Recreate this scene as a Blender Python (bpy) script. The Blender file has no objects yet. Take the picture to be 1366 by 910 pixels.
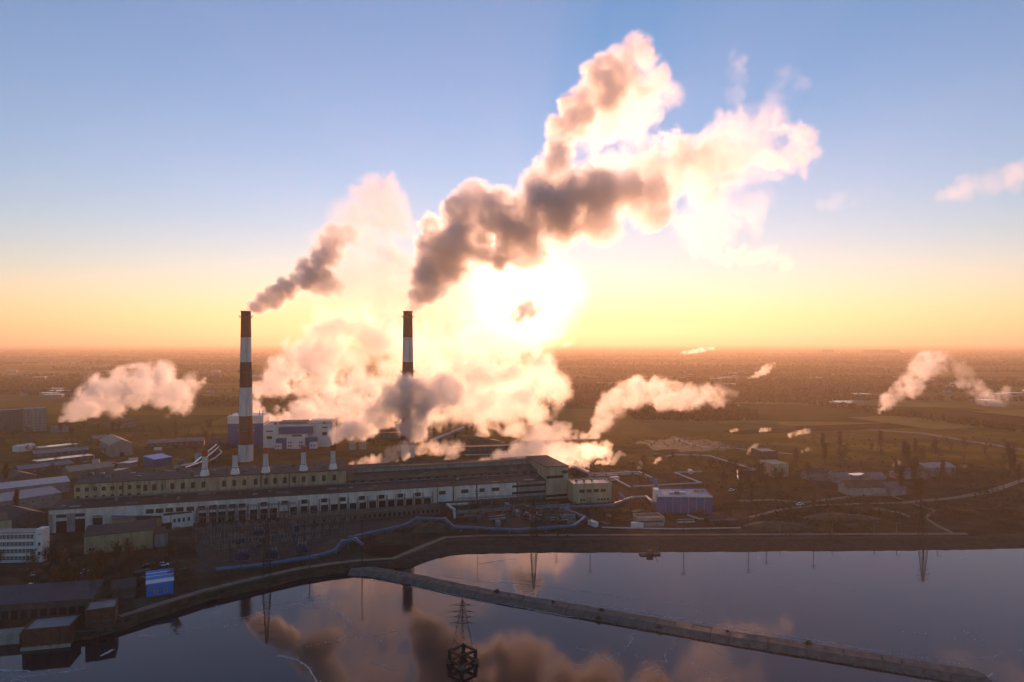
import bpy, math, random
import numpy as np
from mathutils import Vector
from mathutils.geometry import tessellate_polygon

S = bpy.context.scene
C = S.collection
R = math.radians

# ------------------------------------------------------------------ camera, sky, sun, exposure
H, FPX, HY = 94.0, 911.0, 457.0          # camera height (m), focal length and horizon row for a 1366 px wide frame
cam = bpy.data.objects.new('camera', bpy.data.cameras.new('camera'))
C.objects.link(cam)
cam.data.lens, cam.data.sensor_width = 24.0, 36.0
cam.data.clip_start, cam.data.clip_end = 1.0, 90000.0
cam.location = (0, 0, H)
cam.rotation_euler = (R(90) + math.atan((HY - 455) / FPX), 0, 0)
S.camera = cam

SUN_AZ, SUN_EL = math.atan(22 / FPX), math.atan(66 / FPX)
world = bpy.data.worlds.new('World')
S.world = world
world.use_nodes = True
wn = world.node_tree
sky = wn.nodes.new('ShaderNodeTexSky')
sky.sky_type = 'NISHITA'
sky.sun_disc = False
sky.sun_elevation, sky.sun_rotation = SUN_EL, SUN_AZ
sky.altitude, sky.air_density, sky.dust_density, sky.ozone_density = 100, 1.1, 0.0, 3.6
wn.links.new(sky.outputs[0], wn.nodes['Background'].inputs[0])
wn.nodes['Background'].inputs[1].default_value = 0.15

sun = bpy.data.objects.new('sun', bpy.data.lights.new('sun', 'SUN'))
C.objects.link(sun)
sun.data.energy, sun.data.angle, sun.data.color = 5.0, R(0.5), (1.0, 0.47, 0.26)
sdir = Vector((math.sin(SUN_AZ) * math.cos(SUN_EL), math.cos(SUN_AZ) * math.cos(SUN_EL), math.sin(SUN_EL)))
sun.rotation_euler = sdir.to_track_quat('Z', 'Y').to_euler()

vs = S.view_settings
vs.view_transform, vs.look, vs.exposure, vs.gamma, vs.use_curve_mapping = 'Standard', 'None', 1.0, 1.0, False
cy = S.cycles
cy.use_denoising = True
cy.max_bounces, cy.volume_bounces, cy.transparent_max_bounces = 8, 4, 16
cy.volume_step_rate = 1.2
cy.use_adaptive_sampling, cy.adaptive_threshold = True, 0.02

WATER = -3.0

# ------------------------------------------------------------------ helpers
def gp(px, py, z=0.0):
    """ground position under a view direction given as a point of the 1366x910 frame"""
    d = (H - z) * FPX / (py - HY)
    return Vector(((px - 683) / FPX * d, d, z))

def sp(px, py, d):
    return Vector(((px - 683) / FPX * d, d, H - (py - HY) / FPX * d))

def zat(py, d):
    return H - (py - HY) / FPX * d

class MB:
    def __init__(self):
        self.v, self.f = [], []
    def quad(self, a, b, c, d):
        n = len(self.v); self.v += [tuple(a), tuple(b), tuple(c), tuple(d)]; self.f.append((n, n+1, n+2, n+3)); return self
    def tri(self, a, b, c):
        n = len(self.v); self.v += [tuple(a), tuple(b), tuple(c)]; self.f.append((n, n+1, n+2)); return self
    def hexa(self, p):
        """8 corners: bottom 0-3 counter-clockwise, top 4-7"""
        n = len(self.v); self.v += [tuple(q) for q in p]
        for f in ((3,2,1,0),(4,5,6,7),(0,1,5,4),(1,2,6,5),(2,3,7,6),(3,0,4,7)): self.f.append(tuple(n+i for i in f))
        return self
    def box(self, x0, x1, y0, y1, z0, z1):
        return self.hexa([(x0,y0,z0),(x1,y0,z0),(x1,y1,z0),(x0,y1,z0),(x0,y0,z1),(x1,y0,z1),(x1,y1,z1),(x0,y1,z1)])
    def tube(self, a, b, r0, r1=None, n=6, caps=True):
        a, b = Vector(a), Vector(b); r1 = r0 if r1 is None else r1
        z = (b - a)
        if z.length < 1e-6: return self
        z.normalize(); x = z.orthogonal().normalized(); y = z.cross(x); k = len(self.v)
        for p, r in ((a, r0), (b, r1)):
            for i in range(n):
                t = 2*math.pi*(i+.5)/n; self.v.append(tuple(p + x*math.cos(t)*r + y*math.sin(t)*r))
        for i in range(n):
            j = (i+1) % n; self.f.append((k+i, k+j, k+n+j, k+n+i))
        if caps: self.f += [tuple(k+n-1-i for i in range(n)), tuple(k+n+i for i in range(n))]
        return self
    def lathe(self, prof, n=24):
        k = len(self.v)
        for r, z in prof:
            for i in range(n):
                t = 2*math.pi*i/n; self.v.append((r*math.cos(t), r*math.sin(t), z))
        for m in range(len(prof)-1):
            for i in range(n):
                j = (i+1) % n; self.f.append((k+m*n+i, k+m*n+j, k+(m+1)*n+j, k+(m+1)*n+i))
        return self
    def mesh(self, name, mat, smooth=False):
        me = bpy.data.meshes.new(name); me.from_pydata(self.v, [], self.f); me.materials.append(mat)
        if smooth: me.polygons.foreach_set('use_smooth', [True]*len(me.polygons))
        me.update(); return me
    def build(self, name, mat, parent=None, smooth=False):
        return link(name, self.mesh(name, mat, smooth), parent)

def link(name, me, parent=None, loc=None, rz=None):
    o = bpy.data.objects.new(name, me); C.objects.link(o); o.parent = parent
    if loc is not None: o.location = loc
    if rz is not None: o.rotation_euler = (0, 0, rz)
    return o

def tag(o, label, cat, group=None):
    o['label'], o['category'] = label, cat
    if group: o['group'] = group
    return o

def thing(name, label, cat, loc=(0,0,0), rz=0.0, group=None):
    return tag(link(name, None, None, loc, rz), label, cat, group)

def struct(o, kind='structure'):
    o['kind'] = kind; return o

def dup(root, loc, rz=0.0, scale=1.0, label=None, group=None):
    r = root.copy(); C.objects.link(r); r.location = loc; r.rotation_euler = (0, 0, rz); r.scale = (scale,)*3
    if label: r['label'] = label
    if group: r['group'] = group
    for ch in root.children:
        c = ch.copy(); C.objects.link(c); c.parent = r
        for g in ch.children:
            d = g.copy(); C.objects.link(d); d.parent = c
    return r

# ------------------------------------------------------------------ materials
MATS = {}
def pm(name, col, rough=.8, metal=0.0, var=.35, scale=.4, col2=None, spec=.3, bump=0.0, streak=False):
    """principled material whose colour wanders between col and col2 with two scales of noise (dirt, weathering)"""
    if name in MATS: return MATS[name]
    m = bpy.data.materials.new(name); m.use_nodes = True; nt = m.node_tree; N = nt.nodes.new; L = nt.links.new
    b = nt.nodes['Principled BSDF']; b.inputs['Roughness'].default_value = rough; b.inputs['Metallic'].default_value = metal
    b.inputs['Specular IOR Level'].default_value = spec
    g = N('ShaderNodeNewGeometry'); mp = N('ShaderNodeMapping'); mp.inputs['Scale'].default_value = (1, 1, .18 if streak else 1)
    L(g.outputs['Position'], mp.inputs['Vector'])
    n1 = N('ShaderNodeTexNoise'); n1.inputs['Scale'].default_value = scale; n1.inputs['Detail'].default_value = 8; n1.inputs['Roughness'].default_value = .65
    L(mp.outputs[0], n1.inputs['Vector'])
    r = N('ShaderNodeValToRGB'); r.color_ramp.elements[0].position = .32; r.color_ramp.elements[1].position = .68
    c2 = col2 or tuple(c*(1-var) for c in col); c1 = tuple(min(1, c*(1+var*.4)) for c in col)
    r.color_ramp.elements[0].color = (*c2, 1); r.color_ramp.elements[1].color = (*c1, 1)
    L(n1.outputs[0], r.inputs[0]); L(r.outputs[0], b.inputs['Base Color'])
    if bump:
        bp = N('ShaderNodeBump'); bp.inputs['Strength'].default_value = bump; bp.inputs['Distance'].default_value = .3
        L(n1.outputs[0], bp.inputs['Height']); L(bp.outputs[0], b.inputs['Normal'])
    MATS[name] = m; return m

WHITE = pm('white_render', (.78,.60,.52), col2=(.50,.36,.30), scale=.35, streak=True)
DULLW = pm('dull_whitewash', (.36,.31,.28), col2=(.22,.18,.16), scale=.5)
PINK = pm('pink_brick', (.36,.24,.22), var=.3)
CREAM = pm('cream_plaster', (.46,.33,.20), col2=(.22,.15,.09), scale=.5, streak=True)
YELLOW = pm('yellow_plaster', (.40,.28,.14), col2=(.24,.165,.09), scale=.4, streak=True)
BEIGE = pm('beige_plaster', (.48,.34,.21), col2=(.32,.22,.14), scale=.35, streak=True)
TAR = pm('tar_roof', (.045,.038,.035), rough=.75, var=.45, scale=.15)
BROWNROOF = pm('brown_roof', (.11,.075,.045), rough=.8, var=.45, scale=.2)
GREYROOF = pm('grey_sheet_roof', (.17,.16,.17), rough=.5, var=.3, scale=.3)
METALROOF = pm('metal_sheet', (.5,.46,.43), rough=.24, metal=.85, var=.3, scale=.3)
TANROOF = pm('tan_roof', (.34,.25,.17), rough=.6, var=.25)
REDROOF = pm('red_brown_roof', (.14,.07,.05), rough=.8, var=.35)
DARK = pm('dark_opening', (.012,.010,.010), rough=.6, var=.3)
GLASS = pm('window_glass', (.03,.032,.036), rough=.12, var=.4, scale=.8, spec=.5)
FRAMEW = pm('window_frame', (.5,.48,.46), var=.3, scale=2)
FRAMED = pm('dark_frame', (.10,.085,.08), var=.3, scale=2)
BRICK = pm('red_brick', (.12,.05,.034), var=.4, scale=.8)
CONC = pm('concrete', (.30,.26,.23), var=.4, scale=.5, bump=.2)
DCONC = pm('dark_concrete', (.10,.085,.08), var=.45, scale=.5)
GREYWALL = pm('grey_wall', (.26,.23,.21), var=.4, scale=.4, streak=True)
STEEL = pm('steel', (.16,.15,.15), rough=.5, metal=.6, var=.3)
BLACKSTEEL = pm('black_steel', (.018,.017,.018), rough=.6, var=.3)
WOOD = pm('pole_wood', (.07,.055,.045), var=.3)
CHRED = pm('chimney_red', (.175,.058,.036), var=.35, scale=.25, streak=True)
CHWHITE = pm('chimney_white', (.62,.58,.56), col2=(.42,.36,.33), scale=.25, streak=True)
REDCAP = pm('red_paint', (.42,.06,.025), var=.25)
BLUE = pm('blue_cladding', (.012,.085,.22), rough=.45, var=.25, scale=.3)
BLUEP = pm('blue_pipe', (.05,.12,.24), col2=(.05,.07,.11), rough=.4, var=.25, scale=.5, spec=.6)
PALEP = pm('lagged_pipe', (.50,.46,.45), rough=.4, metal=.3, var=.3, scale=.6)
BWHITE = pm('white_cladding', (.74,.62,.56), rough=.5, var=.18, scale=.3)
PORC = pm('porcelain', (.20,.15,.13), rough=.3, var=.2)
TRUNK = pm('bark', (.085,.060,.042), var=.4, scale=1.5)
TWIG = pm('twigs', (.13,.075,.035), var=.45, scale=.6)
TWIGO = pm('orange_twigs', (.20,.085,.025), var=.35, scale=.6)
BUSHM = pm('scrub', (.075,.055,.028), var=.5, scale=.3)
FOREST = pm('far_wood', (.085,.06,.02), var=.6, scale=.012, spec=0)
ROADM = pm('dirt_road', (.21,.17,.13), var=.35, scale=.25, spec=.1)
ASPH = pm('asphalt', (.055,.05,.05), var=.35, scale=.2, spec=.2)
GRAVEL = pm('gravel', (.075,.06,.048), var=.45, scale=.25, spec=.1)
SLABM = pm('slab_concrete', (.17,.125,.105), col2=(.09,.068,.058), scale=.45, bump=.25)
CARW = pm('car_paint_white', (.7,.7,.7), rough=.3, var=.05)
CARD = pm('car_paint_dark', (.03,.03,.035), rough=.3, var=.05)
RUBBER = pm('rubber', (.015,.015,.015), var=.1)

def ground_material():
    m = bpy.data.materials.new('ground'); m.use_nodes = True; nt = m.node_tree; N = nt.nodes.new; L = nt.links.new
    b = nt.nodes['Principled BSDF']; b.inputs['Roughness'].default_value = 1; b.inputs['Specular IOR Level'].default_value = 0
    g = N('ShaderNodeNewGeometry')
    def noise(sc, det=8, stretch=(1,1,1)):
        mp = N('ShaderNodeMapping'); mp.inputs['Scale'].default_value = stretch; L(g.outputs['Position'], mp.inputs[0])
        n = N('ShaderNodeTexNoise'); n.inputs['Scale'].default_value = sc; n.inputs['Detail'].default_value = det; n.inputs['Roughness'].default_value = .62
        L(mp.outputs[0], n.inputs['Vector']); return n.outputs[0]
    def ramp(f, stops):
        r = N('ShaderNodeValToRGB'); e = r.color_ramp.elements
        while len(e) < len(stops): e.new(.5)
        for x, (p, c) in zip(e, stops): x.position = p; x.color = (*c, 1)
        L(f, r.inputs[0]); return r.outputs[0]
    def mix(f, a, b_):
        x = N('ShaderNodeMix'); x.data_type = 'RGBA'; L(f, x.inputs[0]); L(a, x.inputs[6]); L(b_, x.inputs[7]); return x.outputs[2]
    soil = ramp(noise(.05, 10), [(.3, (.030,.022,.016)), (.5, (.062,.046,.030)), (.62, (.10,.075,.05)), (.75, (.16,.125,.09))])
    grass = ramp(noise(.02, 9), [(.3, (.06,.043,.010)), (.5, (.16,.10,.021)), (.7, (.30,.18,.04))])
    fields = ramp(noise(.0022, 7, (.55, 1.5, 1)), [(.34, (.06,.042,.010)), (.45, (.22,.14,.028)), (.55, (.12,.085,.018)), (.66, (.34,.22,.05))])
    f1 = ramp(noise(.008, 6), [(.42, (0,0,0)), (.58, (1,1,1))])
    near = mix(f1, soil, grass)
    sx = N('ShaderNodeSeparateXYZ'); L(g.outputs['Position'], sx.inputs[0])
    mr = N('ShaderNodeMapRange'); mr.inputs[1].default_value = 500; mr.inputs[2].default_value = 900; L(sx.outputs[1], mr.inputs[0])
    m2 = N('ShaderNodeMapRange'); m2.inputs[1].default_value = 385; m2.inputs[2].default_value = 520; L(sx.outputs[1], m2.inputs[0])
    L(mix(mr.outputs[0], mix(m2.outputs[0], soil, near), fields), b.inputs['Base Color'])
    bp = N('ShaderNodeBump'); bp.inputs['Strength'].default_value = .6; bp.inputs['Distance'].default_value = .6
    L(noise(.35, 8), bp.inputs['Height']); L(bp.outputs[0], b.inputs['Normal'])
    return m

def water_material():
    m = bpy.data.materials.new('water'); m.use_nodes = True; nt = m.node_tree; N = nt.nodes.new; L = nt.links.new
    b = nt.nodes['Principled BSDF']; b.inputs['Roughness'].default_value = .06; b.inputs['IOR'].default_value = 1.333
    g = N('ShaderNodeNewGeometry')
    def noise(sc, det=6, dist=0.0, off=0.0, stretch=(1,1,1)):
        mp = N('ShaderNodeMapping'); mp.inputs['Location'].default_value = (off, off*.7, 0); mp.inputs['Scale'].default_value = stretch; L(g.outputs['Position'], mp.inputs[0])
        n = N('ShaderNodeTexNoise'); n.inputs['Scale'].default_value = sc; n.inputs['Detail'].default_value = det; n.inputs['Distortion'].default_value = dist
        L(mp.outputs[0], n.inputs['Vector']); return n.outputs[0]
    def ma(op, a, v):
        x = N('ShaderNodeMath'); x.operation = op; L(a, x.inputs[0])
        if isinstance(v, float): x.inputs[1].default_value = v
        else: L(v, x.inputs[1])
        return x.outputs[0]
    # foam drifting in thin curled threads: the contour lines of a distorted noise, kept in some places only
    line = ma('ABSOLUTE', ma('SUBTRACT', noise(.020, 3, .9), .5), 0.0)
    mr = N('ShaderNodeMapRange'); mr.inputs[1].default_value = .0; mr.inputs[2].default_value = .007; mr.inputs[3].default_value = 1; mr.inputs[4].default_value = 0; L(line, mr.inputs[0])
    keep = N('ShaderNodeMapRange'); keep.inputs[1].default_value = .50; keep.inputs[2].default_value = .66; L(noise(.016, 4, 0, 300), keep.inputs[0])
    frag = N('ShaderNodeMapRange'); frag.inputs[1].default_value = .40; frag.inputs[2].default_value = .62; L(noise(.5, 4, 0, 77), frag.inputs[0])
    foam = ma('MULTIPLY', ma('MULTIPLY', mr.outputs[0], keep.outputs[0]), frag.outputs[0]); foam = ma('MULTIPLY', foam, .4)
    mx = N('ShaderNodeMix'); mx.data_type = 'RGBA'; mx.inputs[6].default_value = (.010,.013,.020,1); mx.inputs[7].default_value = (.5,.48,.5,1)
    L(foam, mx.inputs[0]); L(mx.outputs[2], b.inputs['Base Color'])
    rr = N('ShaderNodeMapRange'); rr.inputs[3].default_value = .05; rr.inputs[4].default_value = .8; L(foam, rr.inputs[0]); L(rr.outputs[0], b.inputs['Roughness'])
    bp = N('ShaderNodeBump'); bp.inputs['Distance'].default_value = .06
    ruf = N('ShaderNodeMapRange'); ruf.inputs[1].default_value = .42; ruf.inputs[2].default_value = .66; ruf.inputs[3].default_value = .03; ruf.inputs[4].default_value = .20; L(noise(.012, 5, .6, 500, (1, 2.2, 1)), ruf.inputs[0]); L(ruf.outputs[0], bp.inputs['Strength'])
    L(noise(1.2, 4, 0, 0, (1, .5, 1)), bp.inputs['Height']); L(bp.outputs[0], b.inputs['Normal'])
    return m

# ------------------------------------------------------------------ terrain: water, land, bank
GROUND = ground_material()
CREST = [(-260,880),(-120,858),(0,841),(70,838),(112,838),(160,826),(205,812),(270,792),(350,773),(400,762),(440,755.5),(480,751),(527,748),(560,734),(595,720),(640,717.5),(700,717),(850,716.5),(1000,716),(1150,715.5),(1285,715),(1366,714),(1500,712),(1750,709)]
TOE = [(-260,910),(-120,884),(0,862),(70,858),(120,853),(165,841),(212,824),(280,801),(354,785),(402,773),(442,766.5),(487,764),(545,757),(578,746),(604,741),(645,739),(702,738),(850,737),(1000,736),(1150,735),(1285,733.5),(1366,731),(1500,729),(1750,725)]
crest = [gp(*p) for p in CREST]
toe = [gp(x, y, WATER) for x, y in TOE]
w_ = MB(); w_.quad((-700,20,WATER),(900,20,WATER),(900,420,WATER),(-700,420,WATER))
struct(w_.build('water', water_material()))
far = [(30000,crest[-1].y,0),(30000,26000,0),(-30000,26000,0),(-30000,crest[0].y,0)]
# the plain: a fine near sheet and a far one, so that thin sheets laid on it stay apart
near_edge = [(800,crest[-1].y,0),(800,1200,0),(-800,1200,0),(-800,crest[0].y,0)]
poly = [Vector(c) for c in crest] + [Vector(p) for p in near_edge]
g_ = MB(); g_.v = [tuple(p) for p in poly]
for t in tessellate_polygon([poly]):
    a, b, c = (poly[i] for i in t); g_.f.append(t if (b-a).cross(c-a).z > 0 else t[::-1])
g_.quad((-800,1200,0),(800,1200,0),(30000,26000,0),(-30000,26000,0))
g_.quad((800,crest[-1].y,0),(30000,crest[-1].y,0),(30000,26000,0),(800,1200,0))
g_.quad((-30000,crest[0].y,0),(-800,crest[0].y,0),(-800,1200,0),(-30000,26000,0))
struct(g_.build('ground', GROUND))
BANKM = pm('bank_soil', (.062,.046,.034), var=.55, scale=.35, bump=.5, spec=.1)
b_ = MB(); rb = random.Random(3)
def resample(P, step):
    out = []
    for a, b in zip(P, P[1:]):
        n = max(1, int((b-a).length/step))
        out += [a.lerp(b, i/n) for i in range(n)]
    return out + [P[-1]]
# the slope: rows of points from crest to below the water, roughened
rows = []
for a, b, n in [(i, i+1, max(2, int((crest[i+1]-crest[i]).length/4))) for i in range(len(crest)-1)]:
    for k in range(n):
        t = k/n; c = crest[a].lerp(crest[b], t); q = toe[a].lerp(toe[b], t); e = c.lerp(q, 1.35); e.z = WATER-1.2
        row = [c]
        for u in (.22,.45,.52,.8,1.0):
            p = c.lerp(q, u); p.z = (-.25,-1.3,-1.5,-2.3,-3.0)[(.22,.45,.52,.8,1.0).index(u)]
            p += Vector((rb.uniform(-.5,.5), rb.uniform(-.5,.5), rb.uniform(-.12,.12))); row.append(p)
        row.append(e); rows.append(row)
m = len(rows[0]); b_.v = [tuple(p) for r in rows for p in r]
for i in range(len(rows)-1):
    for j in range(m-1): b_.f.append((i*m+j, i*m+j+1, (i+1)*m+j+1, (i+1)*m+j))
struct(b_.build('bank', BANKM))

def strip(name, pts, width, mat, z=.05, seed=0, world_pts=False, kind='structure'):
    P = [Vector((*p, 0)) if world_pts else gp(*p) for p in pts]; P = resample(P, 9); rr = random.Random(seed); mb = MB()
    L_, R_ = [], []
    for i, p in enumerate(P):
        t = (P[min(i+1, len(P)-1)] - P[max(i-1, 0)]).normalized(); n = Vector((-t.y, t.x, 0)); w = width/2*rr.uniform(.85, 1.18)
        L_.append(p+n*w); R_.append(p-n*w)
    for i in range(len(P)-1):
        mb.quad((R_[i].x,R_[i].y,z),(R_[i+1].x,R_[i+1].y,z),(L_[i+1].x,L_[i+1].y,z),(L_[i].x,L_[i].y,z))
    o = mb.build(name, mat); o['kind'] = kind; return o
def patch(name, pts, mat, z=.03, jit=0.0, seed=1):
    P = [gp(*p) for p in pts]; P = resample(P+[P[0]], 6)[:-1]; rr = random.Random(seed)
    P = [Vector((p.x+rr.uniform(-jit,jit), p.y+rr.uniform(-jit,jit), z)) for p in P]; mb = MB(); mb.v = [tuple(p) for p in P]
    for t in tessellate_polygon([P]):
        a, b, c = (P[i] for i in t); mb.f.append(t if (b-a).cross(c-a).z > 0 else t[::-1])
    return struct(mb.build(name, mat))

strip('bank_road', [(160,822),(205,808),(270,788),(350,769),(400,758),(440,752),(480,747.5),(525,745),(556,732),(593,717),(640,714.5),(700,714),(850,713.5),(1000,713),(1150,712.5),(1290,712)], 3.2, ROADM, .06, 1)
strip('dirt_road', [(1430,622),(1366,640),(1320,656),(1275,664),(1200,671)], 5, ROADM, .05, 2)
strip('footpath', [(1188,661),(1215,671),(1246,681),(1234,691),(1252,702),(1272,712)], 2.2, ROADM, .07, 3)
strip('dirt_road', [(985,668),(1030,667),(1075,670),(1100,667),(1140,662),(1188,661)], 3.5, ROADM, .055, 4)
strip('dirt_road', [(1000,690),(1040,680),(1090,674),(1150,672),(1200,671)], 3, ROADM, .065, 5)
strip('dirt_road', [(1160,677),(1200,684),(1215,690)], 3, ROADM, .06, 6)
strip('field_track', [(790,577),(850,575),(940,573),(960,572)], 6, ROADM, .05, 7)
strip('field_track', [(900,585),(935,596),(980,598),(1060,606)], 5, ROADM, .05, 8)
strip('field_track', [(1366,600),(1290,588),(1230,578),(1140,572),(1040,570)], 10, ROADM, .05, 9)
strip('field_track', [(1060,560),(1130,557),(1210,557),(1366,562)], 12, ROADM, .05, 10)
patch('gravel_yard', [(255,697),(480,686),(585,681),(560,700),(470,722),(430,744),(300,762),(262,764)], GRAVEL, .03, 1.5, 1)
patch('gravel_yard', [(600,690),(770,678),(790,690),(760,702),(610,704)], GRAVEL, .03, 1.5, 2)
patch('gravel_yard', [(850,590),(900,583),(960,590),(985,600),(930,602),(870,600)], pm('bare_earth', (.13,.10,.06), var=.5, scale=.08, spec=.05), .03, 7, 3)
patch('pond', [(482,735),(505,728),(540,727),(552,731),(548,738),(520,743),(495,742)], pm('wet_mud', (.016,.013,.011), rough=.9, var=.3, spec=.05), .04, .6, 4)
PONDW = pm('pond_water', (.03,.03,.035), rough=.1, var=.1, spec=.5)
patch('pond', [(1123,556),(1140,555.3),(1143,556.6),(1126,557.2)], PONDW, .08, 2, 5)
patch('pond', [(1201,557.4),(1209,557.2),(1208,558.5),(1202,558.4)], PONDW, .08, 1, 6)

# ------------------------------------------------------------------ dike across the water, with its concrete slabs
DK = [(470,757),(500,759),(560,770),(620,783),(680,794),(760,808),(830,820),(900,832),(1000,849),(1076,861),(1150,873),(1230,886),(1300,897.5)]
dk = [gp(x, y, -1.3) for x, y in DK]
dike = thing('dike', 'long low concrete slab dike curving across the water to a rounded tip', 'dike', (dk[0].x, dk[0].y, 0))
o0 = Vector((dk[0].x, dk[0].y, 0)); path = resample(dk, 5.0); rr = random.Random(11)
def dk_frame(i):
    t = (path[min(i+1, len(path)-1)] - path[max(i-1, 0)]); t.z = 0; t.normalize(); return t, Vector((-t.y, t.x, 0))
PROF = [(-6.6,-4.4),(-2.4,-1.35),(2.2,-1.3),(6.6,-4.4)]
core = MB()
for i in range(len(path)):
    t, n = dk_frame(i); p = path[i]-o0; p.z = 0
    for w, z in PROF: core.v.append(tuple(p+n*w*.97+Vector((0,0,z-.12))))
for i in range(len(path)-1):
    for j in range(3): core.f.append((i*4+j, (i+1)*4+j, (i+1)*4+j+1, i*4+j+1))
tipc = path[-1]-o0; tt, tn = dk_frame(len(path)-1)
k0 = len(core.v); M_ = 12
for j in range(M_+1):
    a = math.pi*j/M_; d_ = -tn*math.cos(a) + tt*math.sin(a)
    for rad, z in ((6.4,-4.5),(2.3,-1.44)): core.v.append(tuple(Vector((tipc.x,tipc.y,z))+d_*rad))
ctr = len(core.v); core.v.append((tipc.x, tipc.y, -1.42))
for j in range(M_): core.f += [(k0+2*j, k0+2*j+2, k0+2*j+3, k0+2*j+1), (k0+2*j+1, k0+2*j+3, ctr)]
core.build('earth_core', SLABM, dike)
for i in range(len(path)-1):
    t0, n0 = dk_frame(i); t1, n1 = dk_frame(i+1); a = path[i]-o0; b = path[i+1]-o0; a.z = b.z = 0; g = .03
    a, b = a.lerp(b, g), b.lerp(a, g)
    for (w0, z0), (w1, z1) in (((-6.6,-4.4),(-2.5,-1.4)), ((-2.4,-1.35),(2.2,-1.3)), ((2.3,-1.38),(6.6,-4.4))):
        dz = rr.uniform(-.07,.09); j0, j1 = (rr.uniform(-.5,.5), rr.uniform(-.5,.5)) if abs(w0) > 6 else (0,0); q = [a+n0*(w0+j0)+Vector((0,0,z0)), b+n1*(w0+j1)+Vector((0,0,z0)), b+n1*w1+Vector((0,0,z1)), a+n0*w1+Vector((0,0,z1))]
        dzs = [dz+rr.uniform(-.04,.04) for _ in q]
        mb = MB().hexa([p-Vector((0,0,.1)) for p in q] + [p+Vector((0,0,.04+d)) for p, d in zip(q, dzs)])
        mb.build('slab', SLABM, dike)

# ------------------------------------------------------------------ chimneys
def chimney(px, d, label):
    X = (px-683)/FPX*d; t = thing('chimney', label, 'chimney', (X, d, 0), 0, 'tall banded chimneys')
    top = zat(416.5, d); f = lambda z: 5.7 + (3.75-5.7)*min(1, z/top)
    cuts = [0, zat(592.7,d), zat(554.6,d), zat(516.7,d), zat(483,d), zat(450,d), top]
    for k in range(6):
        z0, z1 = cuts[k], cuts[k+1]; n = 4; pr = [(f(z0+(z1-z0)*i/n), z0+(z1-z0)*i/n) for i in range(n+1)]
        if k == 5: pr += [(f(z1)+.25, z1), (f(z1)+.25, z1+.9), (f(z1)-.6, z1+.9), (f(z1)-.7, z1-4)]
        MB().lathe(pr, 32).build('red_band' if k % 2 else 'white_band', CHRED if k % 2 else CHWHITE, t, True)
    for yy in (424, 497, 574.5):
        z = zat(yy, d); r = f(z); pl = MB(); pl.lathe([(r-.1,z),(r+1.25,z),(r+1.25,z+.2),(r-.1,z+.2)], 24)
        p = pl.build('platform', STEEL, t)
        rl = MB()
        for i in range(24):
            a = 2*math.pi*i/24; b = 2*math.pi*(i+1)/24; A = ((r+1.2)*math.cos(a), (r+1.2)*math.sin(a)); B = ((r+1.2)*math.cos(b), (r+1.2)*math.sin(b))
            rl.tube((*A,z+.2),(*A,z+1.3),.06,n=4)
            for h in (.75,1.3): rl.tube((*A,z+h),(*B,z+h),.05,n=4)
        rl.build('railing', STEEL, p)
        for i in range(4):
            a = i*math.pi/2+.4; MB().lathe([(0,z+1.3),(.35,z+1.3),(.35,z+1.9),(0,z+2)],6).build('lamp', BLACKSTEEL, p).location = ((r+1.2)*math.cos(a),(r+1.2)*math.sin(a),0)
    lad = MB(); a0 = -1.1
    for s in (-.35,.35):
        P = [Vector(((f(z)+.35)*math.cos(a0)-s*math.sin(a0), (f(z)+.35)*math.sin(a0)+s*math.cos(a0), z)) for z in (2, top)]
        lad.tube(P[0], P[1], .06, n=4)
    z = 3
    while z < top-1:
        c_ = Vector(((f(z)+.35)*math.cos(a0), (f(z)+.35)*math.sin(a0), z)); s = Vector((-math.sin(a0), math.cos(a0), 0))*.35
        lad.tube(c_-s, c_+s, .04, n=3, caps=False); z += 1.2
    lad.build('ladder', STEEL, t)
    return t
chimney(328, 542, 'tall red and white banded chimney rising left of the blue and white boiler house')
chimney(544, 560, 'tall banded chimney with its foot hidden in steam, near the sun')

# ------------------------------------------------------------------ buildings
WIN = {}
def win_mesh(w, h, nx, ny, fm):
    key = (round(w,2), round(h,2), nx, ny, fm.name)
    if key not in WIN:
        b = .12; mb = MB()
        mb.box(-w/2,w/2,-.14,.02,0,b); mb.box(-w/2,w/2,-.14,.02,h-b,h); mb.box(-w/2,-w/2+b,-.14,.02,b,h-b); mb.box(w/2-b,w/2,-.14,.02,b,h-b)
        for i in range(1, nx): x = -w/2+w*i/nx; mb.box(x-.05,x+.05,-.12,.01,b,h-b)
        for j in range(1, ny): z = h*j/ny; mb.box(-w/2+b,w/2-b,-.11,.01,z-.05,z+.05)
        pane = MB().box(-w/2+.02,w/2-.02,-.05,-.005,.02,h-.02)
        WIN[key] = (mb.mesh('window', fm), pane.mesh('pane', GLASS))
    return WIN[key]
def window(parent, x, y, z, w, h, nx=2, ny=2, fm=None, rz=0.0):
    f, p = win_mesh(w, h, nx, ny, fm or FRAMEW)
    o = link('window', f, parent, (x, y, z), rz); link('pane', p, o); return o
def door(parent, x, y, z, w, h, mat=None, rz=0.0, name='door'):
    key = ('door', round(w,2), round(h,2), (mat or DARK).name)
    if key not in WIN:
        mb = MB().box(-w/2,w/2,-.06,.02,0,h)
        n = max(2, int(w/1.3))
        for i in range(n+1): xx = -w/2+w*i/n; mb.box(xx-.05,xx+.05,-.1,-.06,0,h)
        WIN[key] = mb.mesh('door', mat or DARK)
    return link(name, WIN[key], parent, (x, y, z), rz)

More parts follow.
